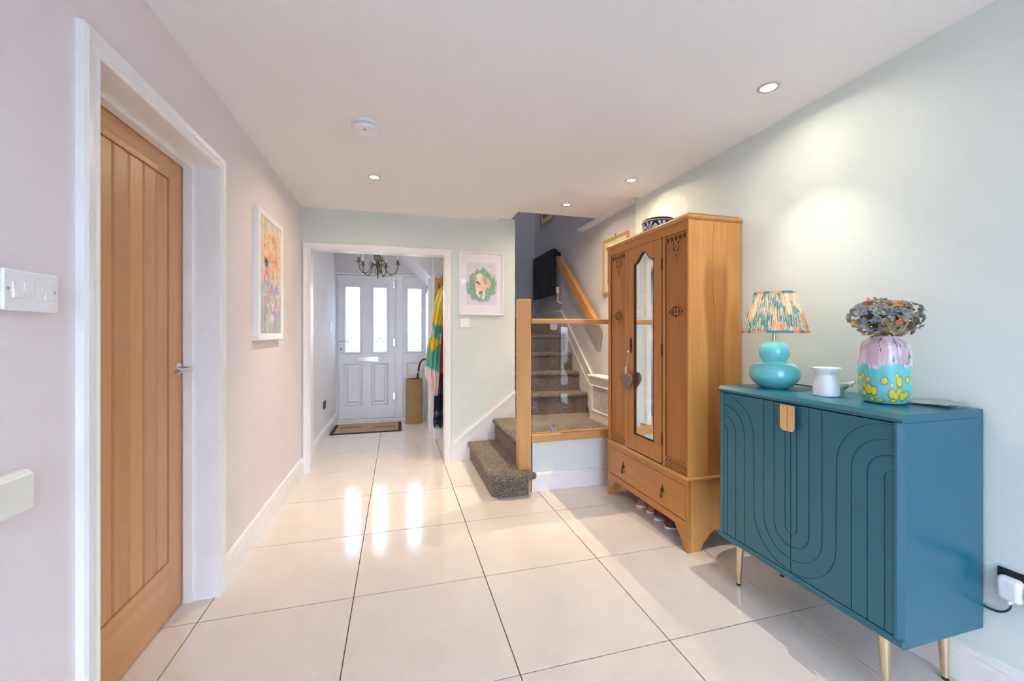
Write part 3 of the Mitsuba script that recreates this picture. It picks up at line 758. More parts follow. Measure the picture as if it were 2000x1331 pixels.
k = thing('hall_fill_light', 'unseen flush round ceiling light added as fill for the hall', 'ceiling light')  # fill lamp added behind the opening header to brighten the hall
part(k, 'base', L([(0, 2.235), (.100, 2.235), (.104, 2.24), (.104, 2.26), (0, 2.26)], 48, (-.15, 4.075, 0)), 'm_plastic', 30)
part(k, 'diffuser', L([(0, 2.212), (.05, 2.214), (.082, 2.222), (.095, 2.2349), (0, 2.2349)], 48, (-.15, 4.075, 0)), 'm_plastic', 40, emitter={'type': 'area', 'radiance': {'type': 'rgb', 'value': HALL_FILL}})

k = thing('unseen_landing_light', 'unseen flush round ceiling light placed to light the stairwell from above', 'ceiling light')  # out of view, placed to light the stairwell walls
part(k, 'base', L([(0, 4.775), (.100, 4.775), (.104, 4.78), (.104, 4.80), (0, 4.80)], 48, (1.50, 3.95, 0)), 'm_plastic', 30)
part(k, 'diffuser', L([(0, 4.752), (.05, 4.754), (.082, 4.762), (.095, 4.7749), (0, 4.7749)], 48, (1.50, 3.95, 0)), 'm_plastic', 40, emitter={'type': 'area', 'radiance': {'type': 'rgb', 'value': UNSEEN_LANDING_LAMP}})

# ------------------------------------------------------------------ coats on the pier
k = thing('coat_board', 'oak coat board fixed to the pier behind the hanging scarves', 'coat rack')
part(k, 'board', CB(.398, .95, 4.655, 4.68, 1.28, 1.805, .003), 'm_oak_x')
for x in (.44, .58, .74, .88):
    part(k, 'hook', cat(tube(smooth_path([(x, 4.655, 1.70), (x, 4.625, 1.69), (x, 4.605, 1.70), (x, 4.60, 1.725)], 16), .005, 8), ball((x, 4.60, 1.728), .009, 1)), 'm_old_brass', True)
mat('m_tan_hat', (.20, .13, .075), .8, .2)
k = thing('hat', 'dark brimmed hat resting on top of the oak coat board', 'hat')
part(k, 'brim', orient(L([(0, 0), (.13, .004), (.135, .008), (.13, .010), (.09, .008), (0, .008)], 40), (-.35, -.25, .9), (.585, 4.60, 1.842)), 'm_tan_hat', 30)
part(k, 'crown', orient(L([(.088, .006), (.086, .05), (.075, .085), (.04, .097), (0, .092)], 40), (-.35, -.25, .9), (.585, 4.60, 1.842)), 'm_tan_hat', 30)

def drape(rows, y, waves, amp, seed, n=64, drift=.6):
    """hanging cloth: rows of (z, x0, x1, depth); folded front, closed behind"""
    rows = np.array(rows, float)
    zs = np.linspace(rows[0, 0], rows[-1, 0], 48)
    f = lambda c: np.interp(-zs, -rows[:, 0], rows[:, c])
    x0, x1, dp = f(1), f(2), f(3)
    rng = np.random.default_rng(seed)
    ph = rng.uniform(0, 6.28, 3)
    u = np.linspace(0, 1, n)
    P = []
    for i, z in enumerate(zs):
        t = i / len(zs)
        wv = .5 + .32 * np.sin(u * waves * 6.28 + ph[0] + drift * t * 3) + .18 * np.sin(u * waves * 2.3 * 6.28 + ph[1] - t * 2)
        env = np.sin(np.pi * u) ** .35
        fr = np.stack([x0[i] + (x1[i] - x0[i]) * (u + .012 * np.sin(u * 20 + ph[2] + 4 * t)), y - dp[i] * env * (.35 + .65 * (1 - amp + amp * wv)), np.full(n, z)], 1)
        bk = np.stack([x1[i] + (x0[i] - x1[i]) * u, y + dp[i] * .25 * env, np.full(n, z)], 1)[1:-1]
        P.append(np.vstack([fr, bk, fr[:1]]))
    m = grid_mesh(np.array(P))
    cent = trimesh.util.concatenate([m])
    V = np.array(m.vertices); F_ = list(m.faces); k_ = P[0].shape[0]
    for e, s in ((0, 1), ((len(P) - 1) * k_, -1)):
        c = len(V); V = np.vstack([V, V[e:e + k_].mean(0)])
        for j in range(k_ - 1): F_.append([c, e + j, e + j + 1][::s])
    m = trimesh.Trimesh(V, np.array(F_), process=False)
    if m.volume < 0: m.invert()
    return m
def scarf_col(p, n, uv):
    d, e, r = voronoi(p.x * 11 + .8 * noise(p.z * 9, p.x * 9), p.z * 6.5 + .7 * noise(p.x * 14, p.z * 7 + 3))
    h = p.z + .07 * (r - .5) + .5 * (p.x - .38)
    yel = mix((.72, .50, .03), (.78, .66, .14), cell_rand(r * 71))
    tl = mix((.05, .34, .27), (.10, .42, .36), cell_rand(r * 31))
    pk = mix((.80, .30, .28), (.84, .70, .70), cell_rand(r * 43))
    c = mix(pk, mix(tl, yel, smoothstep(.60, .66, cell_rand(r * 17))), smoothstep(.80, .84, h))
    c = mix(c, mix(tl, mi.Color3f(.72, .66, .52), smoothstep(.45, .5, cell_rand(r * 23))), smoothstep(1.10, 1.12, h) * smoothstep(1.30, 1.27, h))
    c = mix(c, mix(yel, mi.Color3f(.74, .70, .58), smoothstep(.75, .8, cell_rand(r * 29))), smoothstep(1.28, 1.31, h))
    return c
mat('m_scarf', proc(scarf_col), .8, .2, two=True)
mat('m_red_coat', (.60, .018, .030), .55, .3, two=True)
mat('m_navy', (.010, .016, .034), .9, .1, two=True)
def tartan(p, n, uv):
    f = fbm(p.x * 120, p.y * 120, p.z * 120, 2)
    c = mix((.010, .016, .034), (.022, .032, .06), f)
    c = mix(c, mix((.03, .075, .085), (.08, .14, .145), f), smoothstep(.50, .51, p.z) * smoothstep(.60, .59, p.z))
    c = mix(c, mix((.10, .025, .05), (.18, .06, .09), f), smoothstep(.60, .61, p.z) * smoothstep(.69, .68, p.z))
    c = mix(c, mix((.03, .07, .085), (.07, .12, .14), f), smoothstep(.69, .70, p.z) * smoothstep(.74, .73, p.z))
    return mix(c, (.008, .010, .02), .6 * smoothstep(.03, .02, dr.abs(p.x - .475)))
mat('m_tartan', proc(tartan), .95, .1, two=True)
k = thing('bright_scarf', 'yellow, teal and pink patterned scarf hanging nearest the front door', 'scarf')
body(k, drape([(1.184 + (z - 1.184) * .979, a * .979, b * .979, c) for z, a, b, c in [(1.70, .470, .56, .03), (1.64, .425, .57, .05), (1.50, .385, .53, .07), (1.25, .350, .475, .075), (1.02, .308, .455, .08), (.745, .281, .445, .08), (.62, .325, .435, .07), (.50, .385, .425, .03)]], 4.478, 3.2, .8, 4), 'm_scarf', 50)
k = thing('red_coat', 'bright red quilted coat hanging behind the patterned scarf', 'coat')
cm_ = drape([(1.62, .50, .66, .04), (1.45, .455, .74, .07), (1.2, .440, .76, .075), (.95, .430, .77, .075), (.745, .415, .77, .07)], 4.588, 2.2, .45, 8)
v = np.array(cm_.vertices); v[:, 1] -= .006 * np.abs(np.sin(v[:, 2] * 40)) * (v[:, 1] < 4.58); cm_.vertices = v
body(k, cm_, 'm_red_coat', 50)
k = thing('fringed_scarf', 'long navy and plum tartan scarf with a dark fringe hanging below the red coat', 'scarf')
part(k, 'cloth', drape([(1.60, .52, .56, .02), (1.2, .47, .56, .022), (.80, .425, .56, .028), (.70, .410, .56, .028), (.50, .390, .555, .028), (.33, .386, .55, .025)], 4.643, 2.6, .7, 3), 'm_tartan', 50)
rng = np.random.default_rng(5)
fr = []
for q in range(22):
    x = .386 + q * .0072; e = rng.uniform(-.006, .006); dz = rng.uniform(-.02, .02)
    fr.append(tube(smooth_path([(x, 4.635, .335), (x + e, 4.633, .27), (x - e * .7, 4.635, .20), (x + e * 1.5, 4.635, .14 + dz)], 12), [.0042] * 11 + [.002], 6))
part(k, 'fringe', cat(fr), 'm_navy', True, kind='stuff')

# ------------------------------------------------------------------ understairs door, edge on
k = struct('door_3', 'oak edged cupboard door under the stairs seen edge on')
part(k, 'jamb', CB(.352, .3925, 5.02, 5.060, 0, 1.845, .003), 'm_trim')
part(k, 'edge_strip', CB(.356, .3925, 5.062, 5.100, .006, 1.72, .002), 'm_oak_v')
part(k, 'leaf', CB(.372, .3925, 5.10, 5.80, .006, 1.72, .002), 'm_trim')
h = part(k, 'hinge', CB(.351, .358, 5.058, 5.104, .24, .33, .001), 'm_old_brass')

# ------------------------------------------------------------------ stairs
k = thing('staircase', 'carpeted quarter turn staircase in speckled dark grey carpet', 'stairs')
def nose_slab(poly, z0, z1, r=.017):
    """carpeted tread: footprint rounded over at the top and bottom edges"""
    rings = []
    for t in np.linspace(-1, 1, 9):
        o = r * (math.sqrt(max(0, 1 - t * t)) - 1) if abs(t) < 1 else -r
        rings.append((o, (z0 + z1) / 2 + t * (z1 - z0) / 2))
    ms = []
    outl = []
    base = poly.buffer(-r)
    N = 160
    for o, z in rings:
        g = base.buffer(r + o + 1e-6, quad_segs=8) if r + o > 1e-6 else base
        outl.append((g, z))
    # stack of extrusions joined by hull-free lofting along equal arc length
    ref = None
    P = []
    for g, z in outl:
        ex = g.exterior
        c = np.array([ex.interpolate(s, normalized=True).coords[0] for s in np.linspace(0, 1, N, endpoint=False)])
        if not ex.is_ccw: c = c[::-1]
        if ref is not None:
            sh = np.argmin([((np.roll(c, -q, 0) - ref) ** 2).sum() for q in range(N)])
            c = np.roll(c, -sh, 0)
        ref = c
        P.append(np.column_stack([c, np.full(N, z)]))
    V = np.vstack(P); f = []
    for i in range(len(P) - 1):
        for j in range(N):
            a, b = i * N + j, i * N + (j + 1) % N
            f += [[a, b, b + N], [a, b + N, a + N]]
    for i, s in ((0, -1), (len(P) - 1, 1)):
        tv, tri = trimesh.creation.triangulate_polygon(Polygon(P[i][:, :2]), engine='earcut')
        near = np.array([int(np.argmin(((P[i][:, :2] - q) ** 2).sum(1))) for q in tv[:, :2]])
        f += [list((t[::s] + 0) + i * N) for t in near[tri]]
    return trimesh.Trimesh(V, np.array(f), process=False)
ST1 = .172; LZ = .372
tread1 = Polygon([(.628, 3.829), (.628, 2.845), (.650, 2.818), (.940, 2.800), (.972, 2.82), (.972, 2.865), (.945, 2.905), (.868, 2.915), (.868, 3.00), (.91, 3.05), (.91, 3.829)])
rise1 = Polygon([(.655, 3.829), (.655, 2.905), (.690, 2.866), (.922, 2.866), (.922, 2.925), (.91, 2.925), (.91, 3.829)])
s1 = part(k, 'step', nose_slab(tread1, ST1 - .045, ST1, .018), 'm_carpet', 40)
part(s1, 'riser', prism(rise1.buffer(.006).buffer(-.006), 'z', 0, ST1 - .02), 'm_carpet', 30)
land = Polygon([(.868, 3.829), (.868, 3.015), (.962, 3.015), (.962, 2.985), (XS - .017, 2.985), (XS - .017, 3.89), (1.098, 3.89), (1.098, 3.829)])
s2 = part(k, 'landing', nose_slab(land, LZ - .042, LZ, .016), 'm_carpet', 40)
part(s2, 'riser', prism(Polygon([(.893, 3.829), (.893, 3.02), (XS - .02, 3.02), (XS - .02, 3.89), (1.10, 3.89), (1.10, 3.829)]), 'z', .001, LZ - .02), 'm_carpet')
nos = [(.575, 3.86), (.775, 4.05), (.970, 4.245), (1.165, 4.45), (1.36, 4.65)]
prev = LZ
for i, (z, y) in enumerate(nos):
    y1 = nos[i + 1][1] + .06 if i < 4 else 5.598
    s = part(k, 'step', nose_slab(sbox(1.099, y, XS - .017, y1), z - .042, z, .016), 'm_carpet', 40)
    part(s, 'riser', B(1.099, XS - .017, y + .024, y1, prev - .04, z - .02), 'm_carpet')
    prev = z
k = struct('wall_under_balustrade', 'pale painted wall under the glass balustrade')
body(k, B(.975, XR, 2.936, 2.984, 0, .368), 'm_sage')

k = thing('balustrade', 'oak and glass balustrade between the newel post and the wardrobe', 'balustrade')
nw = part(k, 'newel_post', CB(.869, .962, 2.925, 3.012, .0, 1.440, .004), 'm_oak_v', label='square oak newel post')
part(k, 'top_rail', CB(.962, XR, 2.905, 2.975, 1.256, 1.293, .004), 'm_oak_x')
part(k, 'bottom_rail', cat(CB(.962, XR, 2.905, 2.935, .368, .428, .004), CB(.962, XR, 2.935, 2.952, .405, .420, .001), CB(.962, XR, 2.952, 2.985, .368, .428, .004)), 'm_oak_x')
gl = CB(.975, XR - .01, 2.940, 2.950, .421, 1.232, .001)
part(k, 'glass_panel', gl, 'm_clear')
for z0, z1, s in ((.418, .476, 1), (1.206, 1.262, -1)):
    pr = unary_union([sbox(1.126, .0, 1.172, .036), Point(1.149, .036).buffer(.023)])
    if s < 0: pr = affinity.scale(pr, 1, -1, origin=(0, .0295))
    pr = affinity.translate(pr, 0, z0)
    part(k, 'clip', cat(prism(pr, 'y', 2.926, 2.9395), prism(pr, 'y', 2.9505, 2.964)), 'm_chrome' if s < 0 else 'm_steel')

k = thing('wall_handrail', 'square oak handrail sloping up the stair wall', 'handrail')
hr = Polygon([(3.55, 1.262), (3.62, 1.25), (4.515, 2.015), (4.515, 2.075), (4.46, 2.078), (3.55, 1.305)])
part(k, 'rail', prism(hr, 'x', 1.80, 1.85), 'm_oak_y')
for y in (3.70, 4.35):
    z = 1.30 + (y - 3.6) * .855 - .03
    part(k, 'bracket', tube(smooth_path([(1.825, y, z), (1.825, y, z - .035), (1.86, y, z - .05), (XS, y, z - .05)], 16), .006, 8), 'm_black', 30)

k = thing('radiator', 'black vertical column radiator on the stairwell wall', 'radiator')
ry0, ry1, rz0, rz1 = 4.66, 5.44, 1.645, 2.215
nc = 13
for q in range(nc):
    y = ry0 + (q + .5) * (ry1 - ry0) / nc
    pts = [(1.812 + a, y + b, z + c) for a in (0, .036) for b in (-.016, .016) for z, c in ((rz0, .004), (rz1, -.004))] + [(1.822 + a, y + b, z) for a in (0, .016) for b in (-.025, .025) for z in (rz0 + .004, rz1 - .004)] + [(1.820 + a, y + b, z) for a in (0, .02) for b in (-.014, .014) for z in (rz0, rz1)]
    part(k, 'column', mani(m3.Manifold.hull_points(np.array(pts))), 'm_radiator', 30)
for z in (rz0 + .035, rz1 - .035): part(k, 'header', CB(1.835, 1.865, ry0 - .012, ry1 + .005, z - .018, z + .018, .008), 'm_radiator')
part(k, 'air_vent', tube([(1.845, ry0 - .012, rz1 - .05), (1.845, ry0 - .05, rz1 - .05)], .014, 12), 'm_radiator', 30)
part(k, 'bracket', CB(1.84, XS, ry0 - .03, ry0 - .01, rz1 - .10, rz1 - .05, .003), 'm_radiator')
v_ = part(k, 'valve', L([(0, 0), (.020, 0), (.022, .006), (.022, .070), (.018, .078), (0, .079)], 24, (1.850, ry0 - .048, 1.66)), 'm_white_metal', 30, label='white thermostatic valve')
part(v_, 'pipe', tube(smooth_path([(1.850, ry0 - .048, 1.66), (1.850, ry0 - .048, 1.60), (1.853, ry0 - .05, 1.565), (1.87, ry0 - .055, 1.552), (XS, ry0 - .06, 1.55)], 24), .009, 12), 'm_white_metal', 40)
v_ = part(k, 'valve', L([(0, 0), (.014, 0), (.014, .04), (0, .04)], 20, (1.850, ry1 - .03, 1.60)), 'm_white_metal', 30, label='white lockshield valve')
part(v_, 'pipe', tube(smooth_path([(1.850, ry1 - .03, 1.605), (1.850, ry1 - .03, 1.58), (1.862, ry1 - .03, 1.567), (XS, ry1 - .03, 1.565)], 20), .009, 12), 'm_white_metal', 40)

k = thing('radiator_cover', 'white radiator cover with a pierced lattice front on the landing', 'radiator cover')
cx0, cx1, cy0, cy1, cz0, cz1 = 1.765, XS - .017, 2.99, 3.59, LZ, .775
part(k, 'top', CB(cx0 - .018, cx1, cy0, cy1 + .02, cz1, cz1 + .016, .004), 'm_trim')
part(k, 'end_panel', B(cx0 + .014, cx1, cy1 - .016, cy1, cz0 + .001, cz1), 'm_trim')
gy0, gy1, gz0, gz1 = cy0 + .05, cy1 - .055, .462, .694
part(k, 'front', prism(sbox(cy0, cz0 + .001, cy1, cz1).difference(sbox(gy0, gz0, gy1, gz1)), 'x', cx0, cx0 + .014), 'm_trim')
part(k, 'bead', sweep([(cx0, gy1, gz0), (cx0, gy0, gz0), (cx0, gy0, gz1), (cx0, gy1, gz1)], [(-.006, 0), (-.006, .004), (0, .006), (.006, .004), (.006, -.004)], (-1, 0, 0), closed=True), 'm_trim')
part(k, 'inner', B(cx0 + .030, cx0 + .034, cy0 + .02, cy1 - .02, cz0 + .03, cz1 - .02), 'm_dark')  # dark panel added behind the lattice, shade of the holes in its colour
holes = []
for a in range(36):
    for b in range(16):
        if (a + b) % 2: continue
        holes.append(Point(gy0 + a * .0146, gz0 + b * .0155).buffer(.0078, 3))
part(k, 'lattice', prism(sbox(gy0 - .004, gz0 - .004, gy1 + .004, gz1 + .004).difference(unary_union(holes)), 'x', cx0 + .005, cx0 + .009), 'm_trim', label='pierced white lattice panel')

# ------------------------------------------------------------------ wardrobe
WX, WY0, WY1, WB = 1.505, 1.876, 2.752, 1.853
k = thing('wardrobe', 'tall carved oak wardrobe with a mirrored door and one long drawer', 'wardrobe')
# plinth with bracket feet
foot = lambda a, b: [(a, 0), (a + .022 * b, 0), (a + .040 * b, .022), (a + .052 * b, .050), (a + .068 * b, .072), (a + .085 * b, .086), (a + .10 * b, .104), (a + .112 * b, .122)]
front = Polygon(foot(WY0, 1) + foot(WY1, -1)[::-1] + [(WY1, .162), (WY0, .162)])
part(k, 'apron', prism(front, 'x', WX - .004, WX + .016), 'm_ward_rail', label='shaped bracket foot apron')
sf = Polygon([(WX + .016, 0), (WX + .072, 0), (WX + .085, .020), (WX + .098, .045), (WX + .118, .062), (WX + .135, .085), (WX + .160, .102), (WX + .20, .108), (WB - .10, .108), (WB - .06, .07), (WB - .04, 0), (WB, 0), (WB, .388), (WX + .016, .388)])
part(k, 'plinth_side', prism(sf, 'y', WY0, WY0 + .018), 'm_ward_side')
part(k, 'plinth_side', prism(sf, 'y', WY1 - .018, WY1), 'm_ward_side')
part(k, 'plinth_stile', CB(WX - .004, WX + .016, WY0, WY0 + .020, .162, .388, .001), 'm_ward_frame')
part(k, 'plinth_stile', CB(WX - .004, WX + .016, WY1 - .020, WY1, .162, .388, .001), 'm_ward_frame')
part(k, 'plinth_rail', CB(WX - .004, WX + .016, WY0 + .020, WY1 - .020, .356, .388, .001), 'm_ward_rail')
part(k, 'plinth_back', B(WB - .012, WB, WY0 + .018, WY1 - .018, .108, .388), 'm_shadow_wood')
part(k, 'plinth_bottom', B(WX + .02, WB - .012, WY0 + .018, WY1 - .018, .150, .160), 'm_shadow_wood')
d_ = part(k, 'drawer', CB(WX - .003, WX + .014, WY0 + .0225, WY1 - .0225, .1655, .3535, .002), 'm_ward_rail', label='long plain drawer')
for y in (2.535, 2.098):
    h = part(d_, 'pull', cat(orient(L([(0, 0), (.016, 0), (.016, .002), (.010, .004), (0, .006)], 20), (-1, 0, 0), (WX - .003, y, .262)), orient(L([(0, 0), (.007, 0), (.007, .002), (0, .002)], 16), (-1, 0, 0), (WX - .003, y, .287)),
         tube(smooth_path([(WX - .009, y, .262), (WX - .014, y, .254), (WX - .014, y, .238)], 10), .0035, 8), ball((WX - .013, y, .227), .009, 2, (.7, .9, 1.4))), 'm_old_brass', True)
mo = [(WX - .012, .388), (WX - .012, .398), (WX - .006, .406), (WX + .01, .408), (WX + .01, .388)]
part(k, 'waist_moulding', cat(CB(WX - .013, WB, WY0 - .009, WY1 + .006, .388, .406, .006)), 'm_ward_top')
# upper carcass
part(k, 'side_panel', CB(WX, WB, WY0, WY0 + .014, .406, 1.800, .001), 'm_ward_side')
part(k, 'side_panel', CB(WX, WB, WY1 - .014, WY1, .406, 1.800, .001), 'm_ward_side')
part(k, 'back_panel', B(WB - .012, WB, WY0 + .014, WY1 - .014, .406, 1.80), 'm_shadow_wood')
part(k, 'frieze_rail', CB(WX - .001, WX + .022, WY0 + .001, WY1 - .001, 1.748, 1.800, .001), 'm_ward_rail')
part(k, 'cornice', cat(CB(WX - .016, WB + .004, WY0 - .012, WY1 + .012, 1.800, 1.826, .009)), 'm_ward_top')
LP, RP = (2.512, 2.716), (1.890, 2.082)
for a, b in (LP, RP):
    pn = part(k, 'panel', B(WX + .009, WX + .020, a - .004, b + .004, .406, 1.748), 'm_ward_front', label='recessed veneered panel with applied carving')
    yc, w = (a + b) / 2, (b - a)
    zt = 1.742
    # hanging fretwork drop
    r = .0185
    f = [ring(yc + q * .036, zt - .022, .0195, .0055, 10) for q in (-2, -1, 0, 1, 2)] + [sbox(yc - .094, zt - .006, yc + .094, zt)]
    f += [ring(yc + q * .036 + .018, zt - .012, .008, .004, 8) for q in (-2, -1, 0, 1)]
    drop = Polygon([(yc - .042, zt - .040), (yc + .042, zt - .040), (yc + .036, zt - .078), (yc + .016, zt - .118), (yc, zt - .165), (yc - .016, zt - .118), (yc - .036, zt - .078)])
    cut = [Polygon([(yc - .034, zt - .046), (yc - .006, zt - .046), (yc - .020, zt - .062)]), Polygon([(yc + .034, zt - .046), (yc + .006, zt - .046), (yc + .020, zt - .062)]),
           Polygon([(yc - .030, zt - .058), (yc - .022, zt - .066), (yc - .006, zt - .096), (yc - .014, zt - .100), (yc - .029, zt - .078)]), Polygon([(yc + .030, zt - .058), (yc + .022, zt - .066), (yc + .006, zt - .096), (yc + .014, zt - .100), (yc + .029, zt - .078)]),
           Polygon([(yc - .009, zt - .064), (yc + .009, zt - .064), (yc, zt - .082)]), Polygon([(yc - .008, zt - .112), (yc + .008, zt - .112), (yc, zt - .140)])]
    fret = unary_union(f + [drop.difference(unary_union(cut))])
    part(pn, 'fretwork_shadow', prism(drop.buffer(-.002).union(sbox(yc - .092, zt - .036, yc + .092, zt)), 'x', WX + .0078, WX + .0095), 'm_carving_shadow')  # dark plate behind the fretwork so its openings look shaded
    part(pn, 'fretwork', prism(fret, 'x', WX + .0045, WX + .0095), 'm_carving', label='carved fretwork drop')
    zc = 1.306
    dia = [Polygon([(yc - .086, zc), (yc - .040, zc + .022), (yc, zc + .046), (yc + .040, zc + .022), (yc + .086, zc), (yc + .040, zc - .022), (yc, zc - .046), (yc - .040, zc - .022)])]
    dia = dia[0].difference(dia[0].buffer(-.006))
    med = [ring(yc, zc, .019, .005, 10), ring(yc, zc + .023, .015, .0045, 10), ring(yc, zc - .023, .015, .0045, 10), ring(yc - .024, zc, .016, .0045, 10), ring(yc + .024, zc, .016, .0045, 10), ring(yc - .052, zc, .013, .004, 10), ring(yc + .052, zc, .013, .004, 10)]
    part(pn, 'medallion_shadow', prism(Polygon([(yc - .084, zc), (yc, zc + .044), (yc + .084, zc), (yc, zc - .044)]), 'x', WX + .0078, WX + .0095), 'm_carving_shadow')
    part(pn, 'medallion', prism(unary_union([dia] + med), 'x', WX + .0045, WX + .0095), 'm_carving', label='carved lozenge medallion')
    bz0, bz1 = .412, .468
    bars = [LineString([(yc + q * .024 - .06, bz0 - .03), (yc + q * .024 + .06, bz1 + .034)]).buffer(.0032) for q in range(-7, 8)] + [LineString([(yc + q * .024 + .06, bz0 - .03), (yc + q * .024 - .06, bz1 + .034)]).buffer(.0032) for q in range(-7, 8)]
    bars += [ring(yc + q * .024, (bz0 + bz1) / 2 + e * .014, .010, .003, 8) for q in range(-5, 6) for e in (-1, 1)]
    band = sbox(a, bz0, b, bz1)
    lat = unary_union([unary_union(bars).intersection(band), band.difference(band.buffer(-.004))])
    part(pn, 'band_shadow', B(WX + .0065, WX + .0095, a + .001, b - .001, bz0 + .001, bz1 - .001), 'm_carving_shadow')
    for e in (a + .0012, b - .0012): part(pn, 'shadow_line', B(WX + .0072, WX + .0095, e - .0022, e + .0022, .406, 1.748), 'm_carving_shadow')
    part(pn, 'lattice_band', prism(lat, 'x', WX + .0035, WX + .0095), 'm_carving', label='carved lattice band')
for a, b in ((WY1 - .036, WY1 - .0005), (2.467, 2.513), (2.082, 2.103), (WY0 + .0005, 1.890)):
    part(k, 'stile', CB(WX - .001, WX + .022, a, b, .406, 1.748, .003), 'm_ward_frame')
part(k, 'bead', tube([(WX - .001, 2.506, .408), (WX - .001, 2.506, 1.747)], .005, 8), 'm_ward_frame', 30)
part(k, 'bead', tube([(WX - .001, 2.088, .408), (WX - .001, 2.088, 1.747)], .005, 8), 'm_ward_frame', 30)
# mirrored door
d0, d1, dz0, dz1 = 2.106, 2.464, .414, 1.745
q0, q1 = 2.181, 2.400
s_ = np.linspace(0, 1, 17)
yc = (q0 + q1) / 2; hw = (q1 - q0) / 2
top = []
for t in np.linspace(-1, 1, 41):
    u = abs(t)
    z = 1.702 - .060 * (0.5 - 0.5 * math.cos(math.pi * min(1, u / .88)))
    top.append((yc + t * hw, z if u < .88 else 1.640))
mir = Polygon([(q0, .520)] + top + [(q1, .520)])
dr_ = part(k, 'door', prism(sbox(d0 + .001, dz0, d1 - .001, dz1).difference(mir), 'x', WX - .004, WX + .016), 'm_ward_frame', label='central door with an arched mirror')
part(dr_, 'mirror', prism(mir.buffer(.003), 'x', WX + .004, WX + .010), 'm_mirror', label='arched bevelled mirror')
part(dr_, 'mirror_bead', prism(mir.buffer(.0005).difference(mir.buffer(-.0055)), 'x', WX - .0045, WX + .0045), 'm_shadow_wood')
es = Polygon([(2.434, 1.050), (2.446, 1.062), (2.444, 1.085), (2.450, 1.10), (2.444, 1.118), (2.446, 1.14), (2.434, 1.158), (2.422, 1.14), (2.424, 1.118), (2.418, 1.10), (2.424, 1.085), (2.422, 1.062)])
part(dr_, 'escutcheon', cat(prism(es, 'x', WX - .006, WX - .004), CB(WX - .014, WX - .0055, 2.431, 2.437, 1.094, 1.106, .002), tube([(WX - .006, 2.434, 1.088), (WX - .012, 2.434, 1.080), (WX - .013, 2.434, 1.064)], .003, 8)), 'm_old_brass', label='small dark brass keyhole plate')
part(k, 'shadow_gap', cat(B(WX + .002, WX + .012, d0 - .003, d0 + .0005, .408, 1.748), B(WX + .002, WX + .012, d1 - .0005, d1 + .003, .408, 1.748), B(WX + .002, WX + .012, d0, d1, 1.744, 1.749)), 'm_shadow_wood')
for z in (1.592, 1.085, .56): part(dr_, 'hinge', CB(WX - .007, WX - .001, 2.101, 2.108, z - .036, z + .036, .001), 'm_old_brass')

# beaded runner, drum box on top
def runner_col(p, n, uv):
    return mix((.045, .035, .03), (.45, .36, .25), smoothstep(.55, .65, cell_rand(p.x * 160, p.y * 160, p.z * 300)))
mat('m_runner', proc(runner_col), .7, .3)
k = thing('beaded_runner', 'dark beaded runner lying along the top of the wardrobe', 'runner')
part(k, 'cloth', CB(WX + .004, WB - .015, WY0 + .002, WY1 - .02, 1.826, 1.831, .002), 'm_runner')
bd = []
for q in range(48):
    bd.append(ball((WX + .006 + q * .0069, WY0 + .002, 1.8305), .0042, 1))
for q in range(110):
    bd.append(ball((WX + .004, WY0 + .006 + q * .0078, 1.8305), .0038, 1))
mat('m_glass_bead', (.32, .25, .17), .35, .5)
part(k, 'beads', cat(bd), 'm_glass_bead', True, kind='stuff', label='row of small brown and cream beads')
def drum_col(p, n, uv):
    x, y = uv.x * 8, uv.y
    u = x - dr.floor(x)
    r = dr.sqrt(dr.square((u - .5) * 1.15) + dr.square(y - .30))
    c = mi.Color3f(.70, .70, .74)
    stripe = smoothstep(-.1, .1, dr.sin(dr.atan2(y - .3, (u - .5) * 1.15) * 9))
    c = mix(c, (.012, .018, .07), stripe * smoothstep(.36, .38, r))
    c = mix(c, (.012, .018, .07), smoothstep(.34, .32, r))
    c = mix(c, (.72, .72, .75), smoothstep(.27, .25, r))
    c = mix(c, (.42, .02, .03), smoothstep(.19, .17, r))
    return mix(c, (.02, .02, .05), smoothstep(.90, .91, y))
mat('m_drum', proc(drum_col), .5, .4)
k = thing('drum_box', 'round navy and white patterned drum box on top of the wardrobe', 'box')
px_, py_ = 1.685, 2.400
m, uv = lathe([(0, 1.8352), (.098, 1.8352), (.103, 1.839), (.103, 1.925)], 64, (px_, py_, 0))
uv[:, 1] = np.clip((np.array(m.vertices)[:, 2] - 1.831) / .094, 0, 1)
part(k, 'side', m, 'm_drum', True, uv=uv)
mat('m_tan_rim', (.50, .36, .20), .5, .4)
part(k, 'rim', tube([(px_ + .103 * math.cos(a), py_ + .103 * math.sin(a), 1.925) for a in np.linspace(0, 2 * math.pi, 49)], .005, 8, cap=False), 'm_tan_rim', True, label='tan rolled rim')
part(k, 'lid', L([(.102, 1.925), (.102, 1.938), (.096, 1.942), (0, 1.944)], 48, (px_, py_, 0)), 'm_dark', 30)

# felt heart
k = thing('felt_heart', 'grey brown felt heart hanging on a beaded string from the wardrobe key', 'ornament')
hx, hy = WX - .030, 2.455
t = np.linspace(0, 2 * np.pi, 64, endpoint=False)
hp_ = np.stack([16 * np.sin(t) ** 3, 13 * np.cos(t) - 5 * np.cos(2 * t) - 2 * np.cos(3 * t) - np.cos(4 * t)], 1)
hp_ = Polygon(hp_ * np.array([.074 / 16, .0052]))
hp_ = affinity.translate(affinity.scale(hp_, 1, .90, origin=(0, 0)), hy, .868)
inner = hp_.buffer(-.012)
lay = []
P = []
for o, dxx in ((-.0, -.003), (-.002, -.008), (-.007, -.013), (-.014, -.0165), (-.026, -.0185)):
    g = hp_.buffer(o)
    g = max(getattr(g, 'geoms', [g]), key=lambda q: q.area)
    lay.append((g, dxx))
fm = []
sub = trimesh.creation.extrude_polygon(hp_, .001, engine='earcut')
